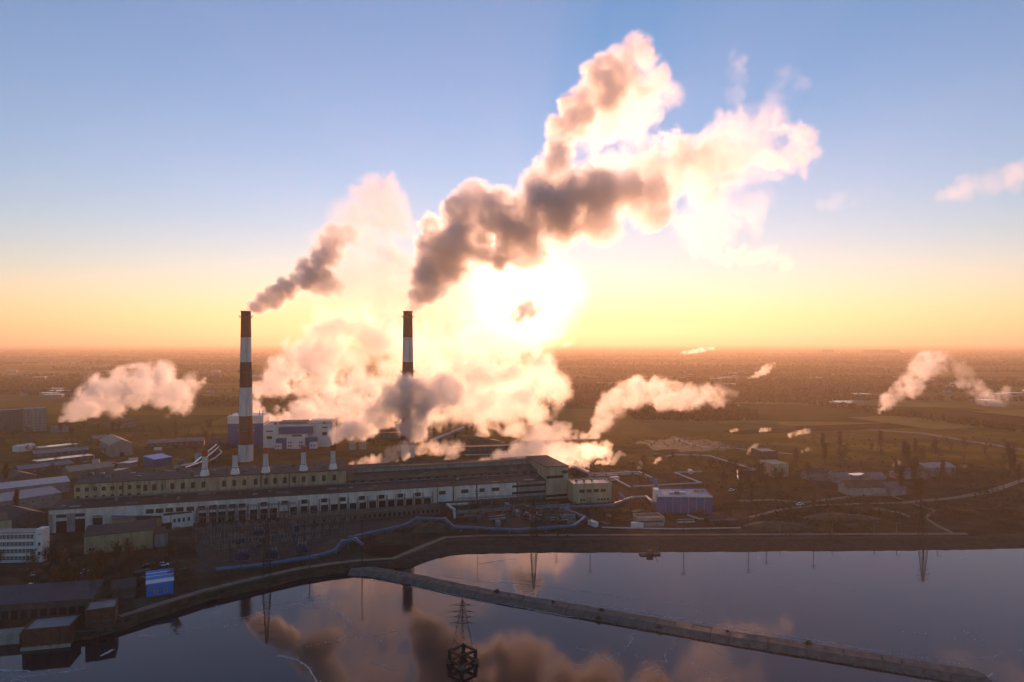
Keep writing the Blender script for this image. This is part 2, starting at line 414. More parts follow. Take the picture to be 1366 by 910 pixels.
def building(name, label, A, B, depth, h, wall, roof, kind='flat', rise=1.5, ov=.35, cat='building', group=None, rows=(), doors=(), side_rows=()):
    """A, B: ground points of the front corners (left, right); y runs away from the viewer in the building's own frame.
    rows: (count, z, w, h, nx, ny, x_from, x_to) rows of windows along the front"""
    A, B = Vector(A), Vector(B); v = B-A; L = v.length; rz = math.atan2(v.y, v.x)
    t = thing(name, label, cat, A, rz, group)
    if kind == 'gable':      # ridge along the front
        MB().box(0,L,0,depth,0,h).build('wall', wall, t)
        gm = MB()
        for x in (0.02, L-.02): gm.tri((x,0,h),(x,depth,h),(x,depth/2,h+rise))
        gm.build('gable_wall', wall, t)
        for s, (ya, yb) in enumerate(((-ov, depth/2), (depth+ov, depth/2))):
            e = h-rise*ov/(depth/2)
            p = [(-ov,ya,e+.03),(L+ov,ya,e+.03),(L+ov,yb,h+rise+.03),(-ov,yb,h+rise+.03)]
            if s: p = [p[1],p[0],p[3],p[2]]
            MB().hexa(p+[(x,y,z+.16) for x,y,z in p]).build('roof', roof, t)
        MB().box(-ov,L+ov,depth/2-.25,depth/2+.25,h+rise+.17,h+rise+.3).build('ridge', roof, t)
    elif kind == 'gable_end':   # ridge runs away from the viewer
        MB().box(0,L,0,depth,0,h).build('wall', wall, t)
        gm = MB()
        for y in (0.02, depth-.02): gm.tri((0,y,h),(L,y,h),(L/2,y,h+rise))
        gm.build('gable_wall', wall, t)
        for s, (xa, xb) in enumerate(((-ov, L/2), (L+ov, L/2))):
            e = h-rise*ov/(L/2)
            p = [(xa,-ov,e+.03),(xb,-ov,h+rise+.03),(xb,depth+ov,h+rise+.03),(xa,depth+ov,e+.03)]
            if s: p = [p[3],p[2],p[1],p[0]]
            MB().hexa(p+[(x,y,z+.16) for x,y,z in p]).build('roof', roof, t)
    elif kind == 'mono':     # rises away from the viewer
        MB().hexa([(0,0,0),(L,0,0),(L,depth,0),(0,depth,0),(0,0,h),(L,0,h),(L,depth,h+rise),(0,depth,h+rise)]).build('wall', wall, t)
        k = rise/depth; p = [(-ov,-ov,h-k*ov+.02),(L+ov,-ov,h-k*ov+.02),(L+ov,depth+ov,h+rise+k*ov+.02),(-ov,depth+ov,h+rise+k*ov+.02)]
        MB().hexa(p+[(x,y,z+.16) for x,y,z in p]).build('roof', roof, t)
    else:
        MB().box(0,L,0,depth,0,h).build('wall', wall, t)
        MB().box(.3,L-.3,.3,depth-.3,h+.005,h+.12).build('roof', roof, t)
        p = MB(); p.box(-.1,L+.1,-.1,.3,h-.02,h+.5); p.box(-.1,L+.1,depth-.3,depth+.1,h-.02,h+.5); p.box(-.1,.3,.3,depth-.3,h-.02,h+.5); p.box(L-.3,L+.1,.3,depth-.3,h-.02,h+.5)
        p.build('parapet', wall, t)
    for (n, z, w, hh, nx, ny, x0, x1) in rows:
        for i in range(n): window(t, x0*L+(x1-x0)*L*(i+.5)/n, 0, z, w, hh, nx, ny)
    for (n, z, w, hh, nx, ny) in side_rows:
        for i in range(n): window(t, L, depth*(i+.5)/n, z, w, hh, nx, ny, rz=math.pi/2)
    for (x, w, hh) in doors: door(t, x*L, 0, 0, w, hh)
    return t

# --- the long white hall along the water side
A = gp(65, 711.5); E_ = gp(758, 664); dv = (E_-A).normalized(); RZ = math.atan2(dv.y, dv.x); nv = Vector((-dv.y, dv.x, 0))
def U(px, off=0.0):
    t = (px-683)/FPX; a = A+nv*off; return (t*a.y-a.x)/(dv.x-t*dv.y)
def on_hall(px, off, z=0.0):
    u = U(px, off); return A+dv*u+nv*off+Vector((0,0,z))
hall = thing('turbine_hall', 'long white hall with dark gateways and red-brown pilasters facing the water', 'building', A, RZ)
L1 = U(583); L2 = U(728); HW = 11.3
MB().hexa([(0,0,0),(L1,0,0),(L1,17,0),(0,17,0),(0,0,HW),(L1,0,HW),(L1,17,HW+1.3),(0,17,HW+1.3)]).build('wall', WHITE, hall)
MB().hexa([(-.4,-.5,HW+.0),(L2,-.5,HW+.0),(L2,17.2,HW+1.33),(-.4,17.2,HW+1.33),(-.4,-.5,HW+.3),(L2,-.5,HW+.3),(L2,17.2,HW+1.65),(-.4,17.2,HW+1.65)]).build('roof', TAR, hall)
MB().box(-.1,L1,-.22,0,HW-.9,HW-.06).build('cornice', WHITE, hall)
px_doors = [309,323,338.6,352.4,365,392,405.7,418.7,433,446,458,471,484,497,510,522,534,546,558,570]
px_all = [270,284,296]+px_doors
for i, px in enumerate(px_all):
    lowr = px > 490
    door(hall, U(px), 0, 1.2 if lowr else 0, 3.6, 4.2 if lowr else 5.2, DARK)
pil = [263,277,290,302.5,316,331,345.5,358.5,372,385,399,412,426,439.5,452,464.5,477.5,490.5,503.5,516,528,540,552,564,577]
for px in pil: MB().box(-.42,.42,-.38,0,0,8.6).build('pilaster', PINK, hall).location = (U(px), 0, 0)
for px in [200,213,226,240,254,269,284,297,310,323,352,380,406,432.5,457,483,509,534,557.5]: window(hall, U(px), 0, 6.6, 3.3 if px > 300 else 3.6, 2.2, 4, 2, FRAMED)
for px, w, h0 in ((82,4.5,5.6),(107,4.2,6.2),(130.5,4.2,6.2)):
    door(hall, U(px), 0, 0, w, h0, DARK); window(hall, U(px), 0, 7.3, w, 1.6, 4, 2, FRAMED)
for px, w in ((68,1.6),(95,3.5),(119,2.2),(142,2.2)): MB().box(-w/2,w/2,-.3,0,0,9.2).build('pilaster', PINK if px in (68,95) else WHITE, hall).location = (U(px), 0, 0)
MB().lathe([(0,0),(.9,0),(.9,.2),(0,.2)],14).build('round_vent', FRAMED, hall).location = (U(287),-.25,8.9)
hall.children[-1].rotation_euler = (R(90),0,0)
ls = MB().box(U(484),U(578),-1.3,0,5.9,6.2); ls.build('canopy', PINK, hall)
kx = U(379); MB().box(kx-2,kx+2,-2.2,0,0,3).build('porch', YELLOW, hall); MB().box(kx-2.3,kx+2.3,-2.5,0,3.02,3.3).build('porch_roof', TAR, hall)
# right half: raised white panels over a dark plinth
seg = [583,605,636,690,728]
MB().box(L1+.02,L2,.4,17,0,2.6).build('plinth', DCONC, hall)
for k, (a, b) in enumerate(zip(seg, seg[1:])):
    ua, ub = U(a)+.45, U(b)-.45
    MB().hexa([(ua,0,2.6),(ub,0,2.6),(ub,17,2.6),(ua,17,2.6),(ua,0,HW),(ub,0,HW),(ub,17,HW+1.3),(ua,17,HW+1.3)]).build('wall_panel', WHITE if k < 3 else GREYWALL, hall)
MB().box(L1,L2,.6,16.8,2.7,HW-.1).build('inner_wall', DCONC, hall)
for px, w in ((590,3.8),(620,4.4),(643,3),(661,4.6)): window(hall, U(px), 0, 6.8, w, 2.1, 4, 2, FRAMED)
for z in (4.2, 8.2): MB().box(U(683),U(727.5),-.12,.1,z,z+1.3).build('ribbon_window', DARK, hall)
for i in range(7): MB().box(-.15,.15,-.3,0,0,2.6).build('support', CONC, hall).location = (L1+3+(L2-L1-6)*i/6, .35, 0)

# --- cream upper storey behind it
OF = 17.3
boil = thing('boiler_house', 'stained cream upper block with tall dark windows behind the white hall roof', 'building', on_hall(99, OF), RZ)
L3 = U(462, OF)-U(99, OF); HB = 20.3
def UB(px): return U(px, OF)-U(99, OF)
MB().box(0,L3,0,22,0,HB).build('wall', CREAM, boil)
MB().hexa([(-.4,-.4,HB+.01),(L3+.4,-.4,HB+.01),(L3+.4,22.4,HB+1.6),(-.4,22.4,HB+1.6),(-.4,-.4,HB+.3),(L3+.4,-.4,HB+.3),(L3+.4,22.4,HB+1.9),(-.4,22.4,HB+1.9)]).build('roof', TAR, boil)
for i, px in enumerate([104,116,127,138.5,150,161.5,173,185]):
    window(boil, UB(px), 0, 16.3, 1.9, 2.1, 2, 2, FRAMED); window(boil, UB(px), 0, 13.1, 1.5, 1.0, 2, 1, FRAMED)
for px in [194,206,218,230,244,257.5,271.5,299,312.5,326,341,355,367,380,392.5,405,418,432,446]: window(boil, UB(px), 0, 14.9, 2.0, 3.3, 2, 3, FRAMED)
for px in [164,181,219,251,285,335,348,361,386,411,425,455]: MB().box(-.3,.3,-.35,0,12.2,HB-.1).build('pilaster', CREAM if px % 2 else DCONC, boil).location = (UB(px), 0, 0)
MB().box(0,L3,-.7,0,12.75,13.05).build('ledge', DCONC, boil)
rv = random.Random(5)
for i in range(26):
    x = L3*(i+.5)/26+rv.uniform(-1,1); w = rv.uniform(.5,1.4); MB().box(-w,w,-w*.7,w*.7,0,rv.uniform(.6,1.9)).build('roof_vent', rv.choice([GREYROOF,DCONC,BROWNROOF]), boil).location = (x, rv.uniform(7,20), HB+.9)

for px, py, lab in ((273,632,'white roof stack with red top, leftmost of five on the cream block'), (313.5,630.5,'white roof stack with red top, standing just left of the tall chimney foot'),
                (354.5,628,'white roof stack with red top, middle of five on the cream block'), (405,625.3,'white roof stack with red top, second from the right of five'),
                (444.3,622,'white roof stack with red top, rightmost of five on the cream block')):
    p = on_hall(px, OF+4.2, 0); s = thing('roof_stack', lab, 'stack', (p.x, p.y, HB+.5), 0, 'white roof stacks')
    MB().lathe([(2.45,-.3),(2.45,.5),(1.5,3.6)],16).build('flared_base', BWHITE, s, False)
    MB().lathe([(1.45,3.6),(1.3,10.6)],16).build('shaft', CHWHITE, s, True)
    MB().lathe([(1.65,10.6),(1.65,13.6),(1.2,13.6),(1.2,11)],16).build('cap', REDCAP, s, False)
    MB().lathe([(1.47,3.5),(1.75,3.5),(1.75,3.8),(1.4,3.8)],16).build('collar', STEEL, s)

# --- brown machine hall, right of it
pr = on_hall(464, OF); mh = thing('machine_hall', 'brown roofed machine hall under the steam right of the cream block', 'building', pr, RZ)
def UM(px): return U(px, OF)-U(464, OF)
L4 = UM(727)
MB().hexa([(0,0,0),(L4,0,0),(L4,30,0),(0,30,0),(0,0,14.2),(L4,0,14.2),(L4,30,17.8),(0,30,17.8)]).build('wall', pm('brown_wall', (.17,.12,.075), var=.4, scale=.3, streak=True), mh)
n_ = 9
for i in range(n_):
    x0, x1 = L4*i/n_+.15, L4*(i+1)/n_-.15
    MB().hexa([(x0,-.4,14.2),(x1,-.4,14.2),(x1,30.4,17.85),(x0,30.4,17.85),(x0,-.4,14.5),(x1,-.4,14.5),(x1,30.4,18.15),(x0,30.4,18.15)]).build('roof_panel', BROWNROOF, mh)
MB().box(4,L4-4,13,18,16.2,18.6).build('roof_lantern', GREYWALL, mh); MB().box(3.5,L4-3.5,12.5,18.5,18.62,18.85).build('lantern_roof', BROWNROOF, mh)
for i in range(22): window(mh, 3+(L4-6)*i/21, 0, 12.75, 2.4, 1.1, 3, 1, FRAMED)
for i in range(14): MB().box(-.7,.7,-.5,.5,0,rv.uniform(.8,1.8)).build('roof_vent', rv.choice([GREYROOF,DCONC]), mh).location = (rv.uniform(4,L4-4), rv.uniform(3,10), 14.6)
# --- beige end block
pe = on_hall(728.5, -.3); eb = thing('end_block', 'tall beige block with a dark window band closing the right end of the hall', 'building', pe, RZ)
L5 = U(758)-U(728.5); HE = zat(622.5, pe.y+3)
MB().box(0,L5,0,40,0,HE).build('wall', BEIGE, eb); MB().box(-.3,L5+.3,-.3,40.3,HE+.005,HE+.5).build('roof', TAR, eb)
for a, b, z in ((.02,.78,HE-6.8),(.72,.97,HE-4.2)): MB().box(a*L5,b*L5,-.1,.1,z,z+1.7).build('ribbon_window', DARK, eb)
MB().box(0,L5,-.1,.1,1.2,2.6).build('plinth_opening', DARK, eb)
for i in range(3): window(eb, L5, 8+10*i, HE-7, 2.2, 2.2, 2, 2, FRAMED, math.pi/2)

# --- beige pump building right of the hall
t = building('pump_building', 'small beige flat roofed building with four dark windows beside the white hall', gp(765,672), gp(816,670), 16, 11.0, BEIGE, GREYROOF, 'flat')
L = (gp(816,670)-gp(765,672)).length
for i in range(4): window(t, L*(.22+.185*i), 0, 6.2, 3.1, 1.9, 1, 1, FRAMED)
for x in (.2,.27,.66,.74,.82,.9): window(t, L*x, 0, 1.5, 1.2, 1.0, 1, 1, FRAMED)
for i in range(3): MB().box(-.6,.6,-.5,.5,0,1.2).build('roof_vent', GREYROOF, t).location = (4+5*i, 9+i, 11.12)
# --- blue cladded building
t = building('blue_clad_building', 'blue clad building with white roof edge standing beside the pale pipes', gp(877,684.5), gp(950,685.5), 20, 9.3, BLUE, pm('blue_roof', (.12,.16,.26), rough=.45, var=.3), 'flat')
L = (gp(950,685.5)-gp(877,684.5)).length
MB().box(-.16,L+.16,-.2,-.12,9.0,9.9).build('white_fascia', BWHITE, t)
for i in range(1,7): MB().box(-.06,.06,-.14,0,0,9).build('cladding_joint', FRAMEW, t).location = (L*i/7, 0, 0)
MB().box(-1.1,1.6,2,9,5.5,12.2).build('stair_head', BWHITE, t)
dt = MB(); dt.tube((3,16,9.4),(1.5,22,14.5),1.1,n=10); dt.build('blue_duct', BLUEP, t)
for x, y, w, m_ in ((9,8,1.6,BWHITE),(12,7,1.2,REDROOF),(15,8,1.8,BWHITE),(24,14,1.5,YELLOW),(27.5,14,.9,YELLOW)): MB().box(-w,w,-1,1,0,.9).build('roof_unit', m_, t).location = (x,y,9.44)
# --- low concrete bunker in front of it
t = building('concrete_bunker', 'low pale concrete bunker left below the blue clad building', gp(851,703), gp(886,702), 9, 4.2, CONC, DCONC, 'flat')
MB().box(1,13,-.12,.1,2.2,2.9).build('slot', DARK, t)

# --- blue kiosk on the bank
ka, kb = gp(195.5,797), gp(231.5,791.5)
t = building('blue_kiosk', 'bright blue kiosk with white striped roof on the near bank', ka, kb, 9.5, 4.6, pm('kiosk_blue', (.008,.16,.50), rough=.4, var=.15), pm('kiosk_roof', (.012,.20,.60), rough=.4, var=.15), 'mono', 1.9, .25)
L = (kb-ka).length; k = 1.9/9.5
for y0, y1, zz in ((.1,2.7,.20),(5.2,5.6,.20),(7.4,7.9,.20)):
    MB().hexa([(-.25,y0,4.6+k*y0+zz),(L+.25,y0,4.6+k*y0+zz),(L+.25,y1,4.6+k*y1+zz),(-.25,y1,4.6+k*y1+zz)]+[(-.25,y0,4.63+k*y0+zz),(L+.25,y0,4.63+k*y0+zz),(L+.25,y1,4.63+k*y1+zz),(-.25,y1,4.63+k*y1+zz)]).build('white_stripe', BWHITE, t)
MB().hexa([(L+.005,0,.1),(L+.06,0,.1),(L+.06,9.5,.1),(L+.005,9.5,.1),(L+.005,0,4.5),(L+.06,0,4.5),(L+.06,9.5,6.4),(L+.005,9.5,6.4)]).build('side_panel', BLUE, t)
for x in (.36,.72): window(t, L*x, 0, .9, 1.3, 1.3, 2, 2)

# --- office block, left edge
ob = thing('office_block', 'white and pale blue office block with ribbon windows at the left edge', 'building', gp(48,750), math.atan2(gp(48,750).y-gp(-60,752).y, gp(48,750).x-gp(-60,752).x))
LO = (gp(48,750)-gp(-60,752)).length; PB = pm('pale_blue_panel', (.40,.47,.56), var=.25, scale=.5)
MB().box(-LO,0,0,6,0,12.6).build('wall', PB, ob); MB().box(-LO-.2,0,-.5,6.2,12.62,12.95).build('roof', GREYROOF, ob)
MB().box(0.01,3.0,-.3,4.5,0,14.2).build('stair_tower', BWHITE, ob)
for s in range(4):
    z = .9+3.05*s
    MB().box(-LO,-.3,-.25,0,z+2.0,z+2.75).build('spandrel', BWHITE, ob)
    for i in range(22): window(ob, -1.6-1.62*i, 0, z+.1, 1.5, 1.75, 2, 2)
MB().lathe([(0,0),(.6,0),(.6,.15),(0,.15)],12).build('emblem', FRAMED, ob).location = (1.8,-.32,12); ob.children[-1].rotation_euler = (R(90),0,0)
for z in (3,7): window(ob, 1.6, -.3, z, 1.2, 1.6, 1, 2)
# --- yellow buildings before the hall
building('storage_building', 'long dull yellow store with dark roof, lower left in front of the hall', gp(112,741), gp(204,731), 13, 8.2, YELLOW, TAR, 'mono', 1.6, rows=((9,6.2,.5,.5,1,1,.06,.96),(1,1.4,2.6,1.8,2,1,.02,.2)), doors=((.5,2,2.6),))
t = building('workshop', 'small yellow workshop with grey pitched roof against the white hall', gp(150,708), gp(188,703), 11, 5.6, YELLOW, GREYROOF, 'mono', 3.2, rows=((3,1.8,1.3,1.5,2,2,.35,.95),), doors=((.12,2.2,3),))
building('workshop', 'low yellow workshop with dark roof, between the grey roofed workshop and white annex', gp(184,706), gp(214,702), 8, 4.6, YELLOW, TAR, 'mono', 2.2)
t = building('annex', 'small white annex with four dark windows attached to the hall front', gp(217.5,706.5), gp(258,701.5), 8, 6.2, BWHITE, TAR, 'flat', doors=((.12,4.5,3.2),))
L = (gp(258,701.5)-gp(217.5,706.5)).length
for x in (.38,.53,.68,.85): window(t, L*x, 0, 2.9, 1.1, 1.9, 1, 2, FRAMED)
building('brick_shed', 'dark brick shed tucked between office block and yellow store', gp(55,745), gp(75,741), 9, 7, pm('dark_brick', (.09,.06,.05), var=.4), TAR, 'flat', rows=((2,4.4,1.4,1.1,2,1,.05,.95),(2,1.4,1.4,1.1,2,1,.05,.95)))
building('brick_shed', 'tiny dark shed right of the yellow store', gp(206,731), gp(224,728), 8, 6, GREYWALL, TAR, 'mono', 1)
# --- buildings at the water, lower left
t = building('quay_building', 'long dark building with arched openings behind the brick pump houses', gp(-60,832), gp(122,818), 11, 5.2, pm('mauve_wall', (.085,.06,.06), var=.45, scale=.5), pm('mauve_roof', (.075,.062,.072), rough=.6, var=.3), 'mono', 2.6)
L = (gp(122,818)-gp(-60,832)).length
for i in range(13): door(t, 3+(L-6)*i/12, 0, 0, 1.9, 2.9, DARK, name='opening')
pa = building('pump_house', 'flat brick pump house standing in the water at the lower left', gp(30,868,WATER)+Vector((0,0,-.5)), gp(93,862,WATER)+Vector((0,0,-.5)), 10, 6.6, BRICK, GREYROOF, 'flat')
L = (gp(93,862,WATER)-gp(30,868,WATER)).length
MB().box(-.4,L+.4,-.5,0,0,1.6).build('concrete_skirt', CONC, pa)
for i in range(6): MB().box(-.25,.25,-.3,0,1.6,6.3).build('pier', BRICK, pa).location = (.6+(L-1.2)*i/5,0,0)
pb = building('pump_house', 'taller square brick pump house on legs in the water beside the bank', gp(114,849,WATER)+Vector((0,0,-.5)), gp(154,843,WATER)+Vector((0,0,-.5)), 9, 8.6, BRICK, GREYROOF, 'flat')
L = (gp(154,843,WATER)-gp(114,849,WATER)).length
for i in range(3): MB().box(-.3,.3,-.4,0,0,8.2).build('pier', BRICK, pb).location = (.4+(L-.8)*i/2,0,0)
for z in (1.2,4.6): MB().box(.8,L-.8,-.15,0,z,z+.5).build('band', DCONC, pb)
MB().box(.8,L-.8,-.08,0,0,1.2).build('intake', DARK, pb)
building('quay_hut', 'low dark hut on the bank between kiosk and pump house', gp(150,802), gp(181,797), 7, 4, DCONC, TAR, 'mono', 1.2)
qw = thing('quay', 'low pale concrete quay wall left of the flat brick pump house', 'quay', gp(-60,848), math.atan2((gp(34,840)-gp(-60,848)).y,(gp(34,840)-gp(-60,848)).x))
L = (gp(34,840)-gp(-60,848)).length
for i in range(6): MB().box(L*i/6+.06,L*(i+1)/6-.06,-4,1.5,-4,.35+.03*(i%3)).build('wall_block', CONC, qw)
jt = thing('jetty', 'dark jetty linking the two brick pump houses to the bank', 'jetty', gp(84,852,WATER), .15)
for i in range(8): MB().box(-.3+1.6*i,1.2+1.6*i,-1,9,2.2,2.5).build('plank', DCONC, jt)
for i in range(4): MB().tube((1+3.2*i,0,-3),(1+3.2*i,0,2.2),.25).build('pile', WOOD, jt)

# --- boiler complex behind the left chimney
t = building('boiler_tower', 'tall blue block with white top behind the left chimney', gp(304,596), gp(351,595), 26, 27, BLUE, GREYROOF, 'flat')
L = (gp(351,595)-gp(304,596)).length
MB().box(-.3,L+.3,-.4,26.3,20.6,27.6).build('white_top', BWHITE, t)
for i in range(6): MB().box(-.1,.1,-.14,0,0,20.5).build('cladding_joint', BLUEP, t).location = (L*(i+.5)/6,0,0)
for x in (2,8,26,29): MB().tube((x,6,27.5),(x,6,32),.35,n=8).build('vent_pipe', STEEL, t)
wb = building('white_boiler_house', 'wide white boiler house with blue roof box beside the left chimney', gp(351,598), gp(443,596), 30, 20, BWHITE, GREYROOF, 'flat')
L = (gp(443,596)-gp(351,598)).length
for x0, x1, z0, z1, y0, m_, nm in ((.24,.72,13,19,-6,BLUE,'blue_roof_box'),(.20,.66,9.5,12.98,-5,BWHITE,'projecting_bay'),(.36,.62,0,9.48,-8,BWHITE,'entrance_block'),(.20,.355,0,8.5,-6,BLUE,'blue_wing'),(.625,.79,0,9.2,-6,BLUE,'blue_wing'),(.19,.29,0,5,-9,BWHITE,'white_porch'),(.69,.80,0,5.6,-9,BWHITE,'white_porch')):
    MB().box(L*x0,L*x1,y0,-.05,z0,z1).build(nm, m_, wb)
for z in (2,5):
    for x in (.39,.42,.55,.58): window(wb, L*x, -8, z, 1.2, 1.4, 1, 2, FRAMED)
for x in (.21,.25,.72,.76): window(wb, L*x, -9, 2.2, 1.0, 1.2, 1, 1, FRAMED)
for x, z, w, h in ((.09,8,4.5,2.6),(.09,14.5,5.5,1),(.89,10.5,4.5,2.8),(.89,17,5,1)): window(wb, L*x, 0, z, w, h, 3, 2, FRAMED)
MB().box(L*.43,L*.57,-5.1,-4.95,10.4,12.2).build('sign_board', REDROOF, wb)
for i in range(5): MB().box(-.4,.4,-1,1,20,22.2).build('roof_fin', STEEL, wb).location = (L*(.15+.012*i) if i < 3 else L*(.80+.02*i), 5, 0)
MB().box(L*.66,L*.98,8,24,20.2,23).build('upper_storey', BWHITE, wb); MB().box(L*.2,L*.6,10,26,20.2,22).build('upper_storey', GREYWALL, wb)
# small twin banded stacks farther back
for px, lab in ((458,'small banded stack with its dark boiler shed, left of a twin pair'), (479,'small banded stack rising from steam, right of a twin pair')):
    d = 760; s = thing('small_stack', lab, 'stack', ((px-683)/FPX*d, d, 0), 0, 'twin small stacks'); top = zat(538,d)
    for k in range(6):
        z0, z1 = top-2.4*(k+1), top-2.4*k
        if k == 5: z0 = 0
        MB().lathe([(1.5,z0),(1.5,z1)]+([(1.8,z1),(1.8,z1-.5)] if k == 0 else []),14).build('band', CHRED if k % 2 == 0 else CHWHITE, s, True)
building('boiler_shed', 'dark flat boiler shed at the foot of the twin banded stacks', gp(447,571), gp(488,571), 20, zat(556,760), GREYWALL, TAR, 'flat')

# --- sheds and yards at the left
SH = [
 ('gabled_hall','tan roofed gabled hall in the left yards behind the long sheds',(147,610),(178,607),44,9.5,GREYWALL,TANROOF,'gable_end',4.2),
 ('blue_shed','small blue shed with glinting roof behind the cream block',(206.5,624),(229,620),13,6.0,BLUE,pm('blue_metal', (.06,.12,.42), rough=.3, metal=.4, var=.2),'mono',1.6),
 ('long_shed','long shed with a bright copper lit roof, farthest of the left sheds',(54,606),(104,600.5),16,5.2,GREYWALL,METALROOF,'mono',-.75),
 ('long_shed','long low dark shed right before the copper lit roof',(45,613),(118,607),14,4.4,DCONC,GREYROOF,'gable',1.6),
 ('long_shed','long shed with thin pinkish roof line in the middle of the left yards',(52,624),(125,615),15,4.6,REDROOF,METALROOF,'mono',-.7),
 ('long_shed','dark long shed with grey roof below the pinkish roofed shed',(26,637),(98,627.5),14,5.2,DCONC,GREYROOF,'gable',1.8),
 ('brick_shed','brown shed with glinting right roof edge at the left side',(12,653),(52,647),18,6.2,pm('brown_brick', (.17,.115,.085), var=.35),BROWNROOF,'gable_end',3.0),
 ('arched_shed','low round backed shed with a glowing end left of the cream block',(93,640),(152,632),16,5.4,pm('ochre_wall', (.22,.16,.10), var=.35),TANROOF,'gable',2.4),
 ('long_hall','long pale roofed hall at the left edge, upper of two parallel ones',(-40,672),(93,656),15,6.4,GREYWALL,pm('pale_roof', (.36,.32,.33), rough=.45, metal=.3, var=.3),'mono',1.2),
 ('long_hall','long pale roofed hall at the left edge, lower of two parallel ones',(-40,694),(82,674),17,7.2,pm('pinkish_wall', (.32,.25,.23), var=.35),pm('pale_roof2', (.26,.22,.22), rough=.5, var=.3),'mono',1.4),
 ('dark_shed','dark tarred shed with a glinting skylight strip above the office block',(20,716),(62,707),24,8.5,DCONC,TAR,'gable_end',2.6),
 ('side_shed','small dun shed behind the office block',(-20,720),(22,714),12,8,BEIGE,BROWNROOF,'mono',1.5),
 ('small_shed','small shed with a gleaming roof left of the small blue shed',(173,625),(184,622),10,4,GREYWALL,METALROOF,'mono',-.5),
 ('small_shed','small low shed with a glinting roof before the gleaming one',(160,634),(172,631),9,3.6,GREYWALL,METALROOF,'mono',-1.0),
 ('warehouse','long brown warehouse with pale spotted roof behind the small blue shed',(196,600),(272,596),16,5.5,REDROOF,pm('spotted_roof', (.30,.21,.17), var=.5, scale=.25),'gable',2),
 ('warehouse','low reddish warehouse left of the blue and white tower',(278,601),(302,600),18,5.5,REDROOF,REDROOF,'gable',2),
 ('warehouse','pink roofed warehouse by the poles above the tan gabled hall',(124,593),(143,591.5),16,5,REDROOF,pm('pink_roof', (.34,.2,.17), var=.3),'gable',2),
 ('tanker_shed','small white shed beside the road at far left',(25,603.5),(47,600.5),9,4.6,BWHITE,BWHITE,'gable',1.2),
 ('apartment_block','dark slab block at the far left edge',(-8,577),(30,574),18,22,pm('mauve_block', (.16,.12,.12), var=.3),GREYROOF,'flat',0),
 ('apartment_block','pale block with sunlit top storey at the left beside the steam',(33,577),(62,575),18,24,GREYWALL,TANROOF,'flat',0),
 ('boiler_hut','low hut with pale wall at the foot of the left steam cloud',(68,578),(92,576.5),14,6,GREYWALL,TAR,'flat',0),
 ('long_low_house','long two storey house in the trees under the left steam cloud',(150,573),(182,570),14,7,pm('rose_wall', (.24,.15,.12), var=.3),REDROOF,'gable',2.2),
 ('row_building','long flat brown store behind the machine hall roofs',(485,588),(560,585),16,6,pm('brown_store', (.15,.11,.08), var=.3),BROWNROOF,'flat',0),
 ('row_building','narrow brown store half hidden by steam above the machine hall',(585,608),(700,604),14,6,pm('brown_store2', (.14,.10,.07), var=.3),BROWNROOF,'flat',0),
 # right side
 ('box_shed','square pale box shed with lit roof edge at the right of the plain',(1031,637),(1052,636),16,9,BEIGE,TANROOF,'flat',0),
 ('flat_shed','low shed with sunlit roof beside the steam puffs on the plain',(1016,613),(1038,612.5),18,6,BROWNROOF,TANROOF,'flat',0),
 ('long_house','long white house with brown pitched roof on the right bank side',(1131,661),(1188,660),11,4.6,DULLW,REDROOF,'gable',3.4),
 ('side_house','brown roofed house seen end on beside the long white house',(1189,662),(1209,660),14,4.2,GREYWALL,pm('mauve_tile', (.19,.13,.13), var=.3),'gable',2.6),
 ('cottage','white walled cottage with dark roof, leftmost of the right village',(1078,641),(1102,640),9,4.4,DULLW,REDROOF,'gable',2.6),
 ('cottage','small white gable end cottage right of the leftmost cottage',(1102,641),(1113,640.5),10,4.6,DULLW,REDROOF,'gable_end',2.6),
 ('cottage','low white cottage with grey roof above the long white house',(1116,645),(1135,644),9,3.8,DULLW,GREYROOF,'gable',2.2),
 ('cottage','cottage with pale tin roof in the middle of the right village',(1140,642),(1160,641),9,3.8,GREYWALL,METALROOF,'mono',-.4),
 ('cottage','small cottage with pinkish roof behind the long white house',(1162,645),(1182,644),9,3.8,DULLW,pm('pink_tile', (.28,.19,.18), var=.3),'gable',2.2),
 ('cottage','white cottage half hidden by bare trees at the right village end',(1200,640),(1222,638.5),9,4.2,DULLW,GREYROOF,'gable',2.4),
 ('cottage','white gable end cottage between bare trees, right of the half hidden one',(1226,640),(1240,639),10,4.4,DULLW,REDROOF,'gable_end',2.6),
 ('barn','wide barn with a pale roof behind the right village trees',(1236,636),(1275,634.5),14,6,GREYWALL,pm('rosy_tin', (.36,.27,.25), rough=.5, var=.3),'gable',2.2),
 ('low_shed','dark low shed left of the right village',(1090,648),(1108,647),8,3,DCONC,TAR,'mono',.8),
]
for s in SH:
    nm, lab, a, b, dep, h, wm, rm, kd, rs = s; Aq, Bq = gp(*a), gp(*b); L = (Bq-Aq).length; rows = ()
    if nm in ('cottage','long_house','side_house'): rows = ((max(2,int(L/3.2)),1.3,1.0,1.3,2,2,.04,.96),)
    elif nm == 'apartment_block': rows = tuple((max(5,int(L/3.2)),1.6+3*k,1.5,1.5,2,1,.04,.96) for k in range(7))
    elif nm in ('long_low_house',): rows = tuple((8,1+3*k,1.3,1.5,2,2,.04,.96) for k in range(2))
    elif L > 18: rows = ((int(L/5),h*.55,1.6,min(1.2,h*.3),2,1,.04,.96),)
    drs = ((.5,3.2,min(3.2,h*.7)),) if nm in ('gabled_hall','brick_shed','arched_shed','barn','box_shed','warehouse') else ()
    building(nm, lab, Aq, Bq, dep, h, wm, rm, kd, rs, rows=rows, doors=drs)
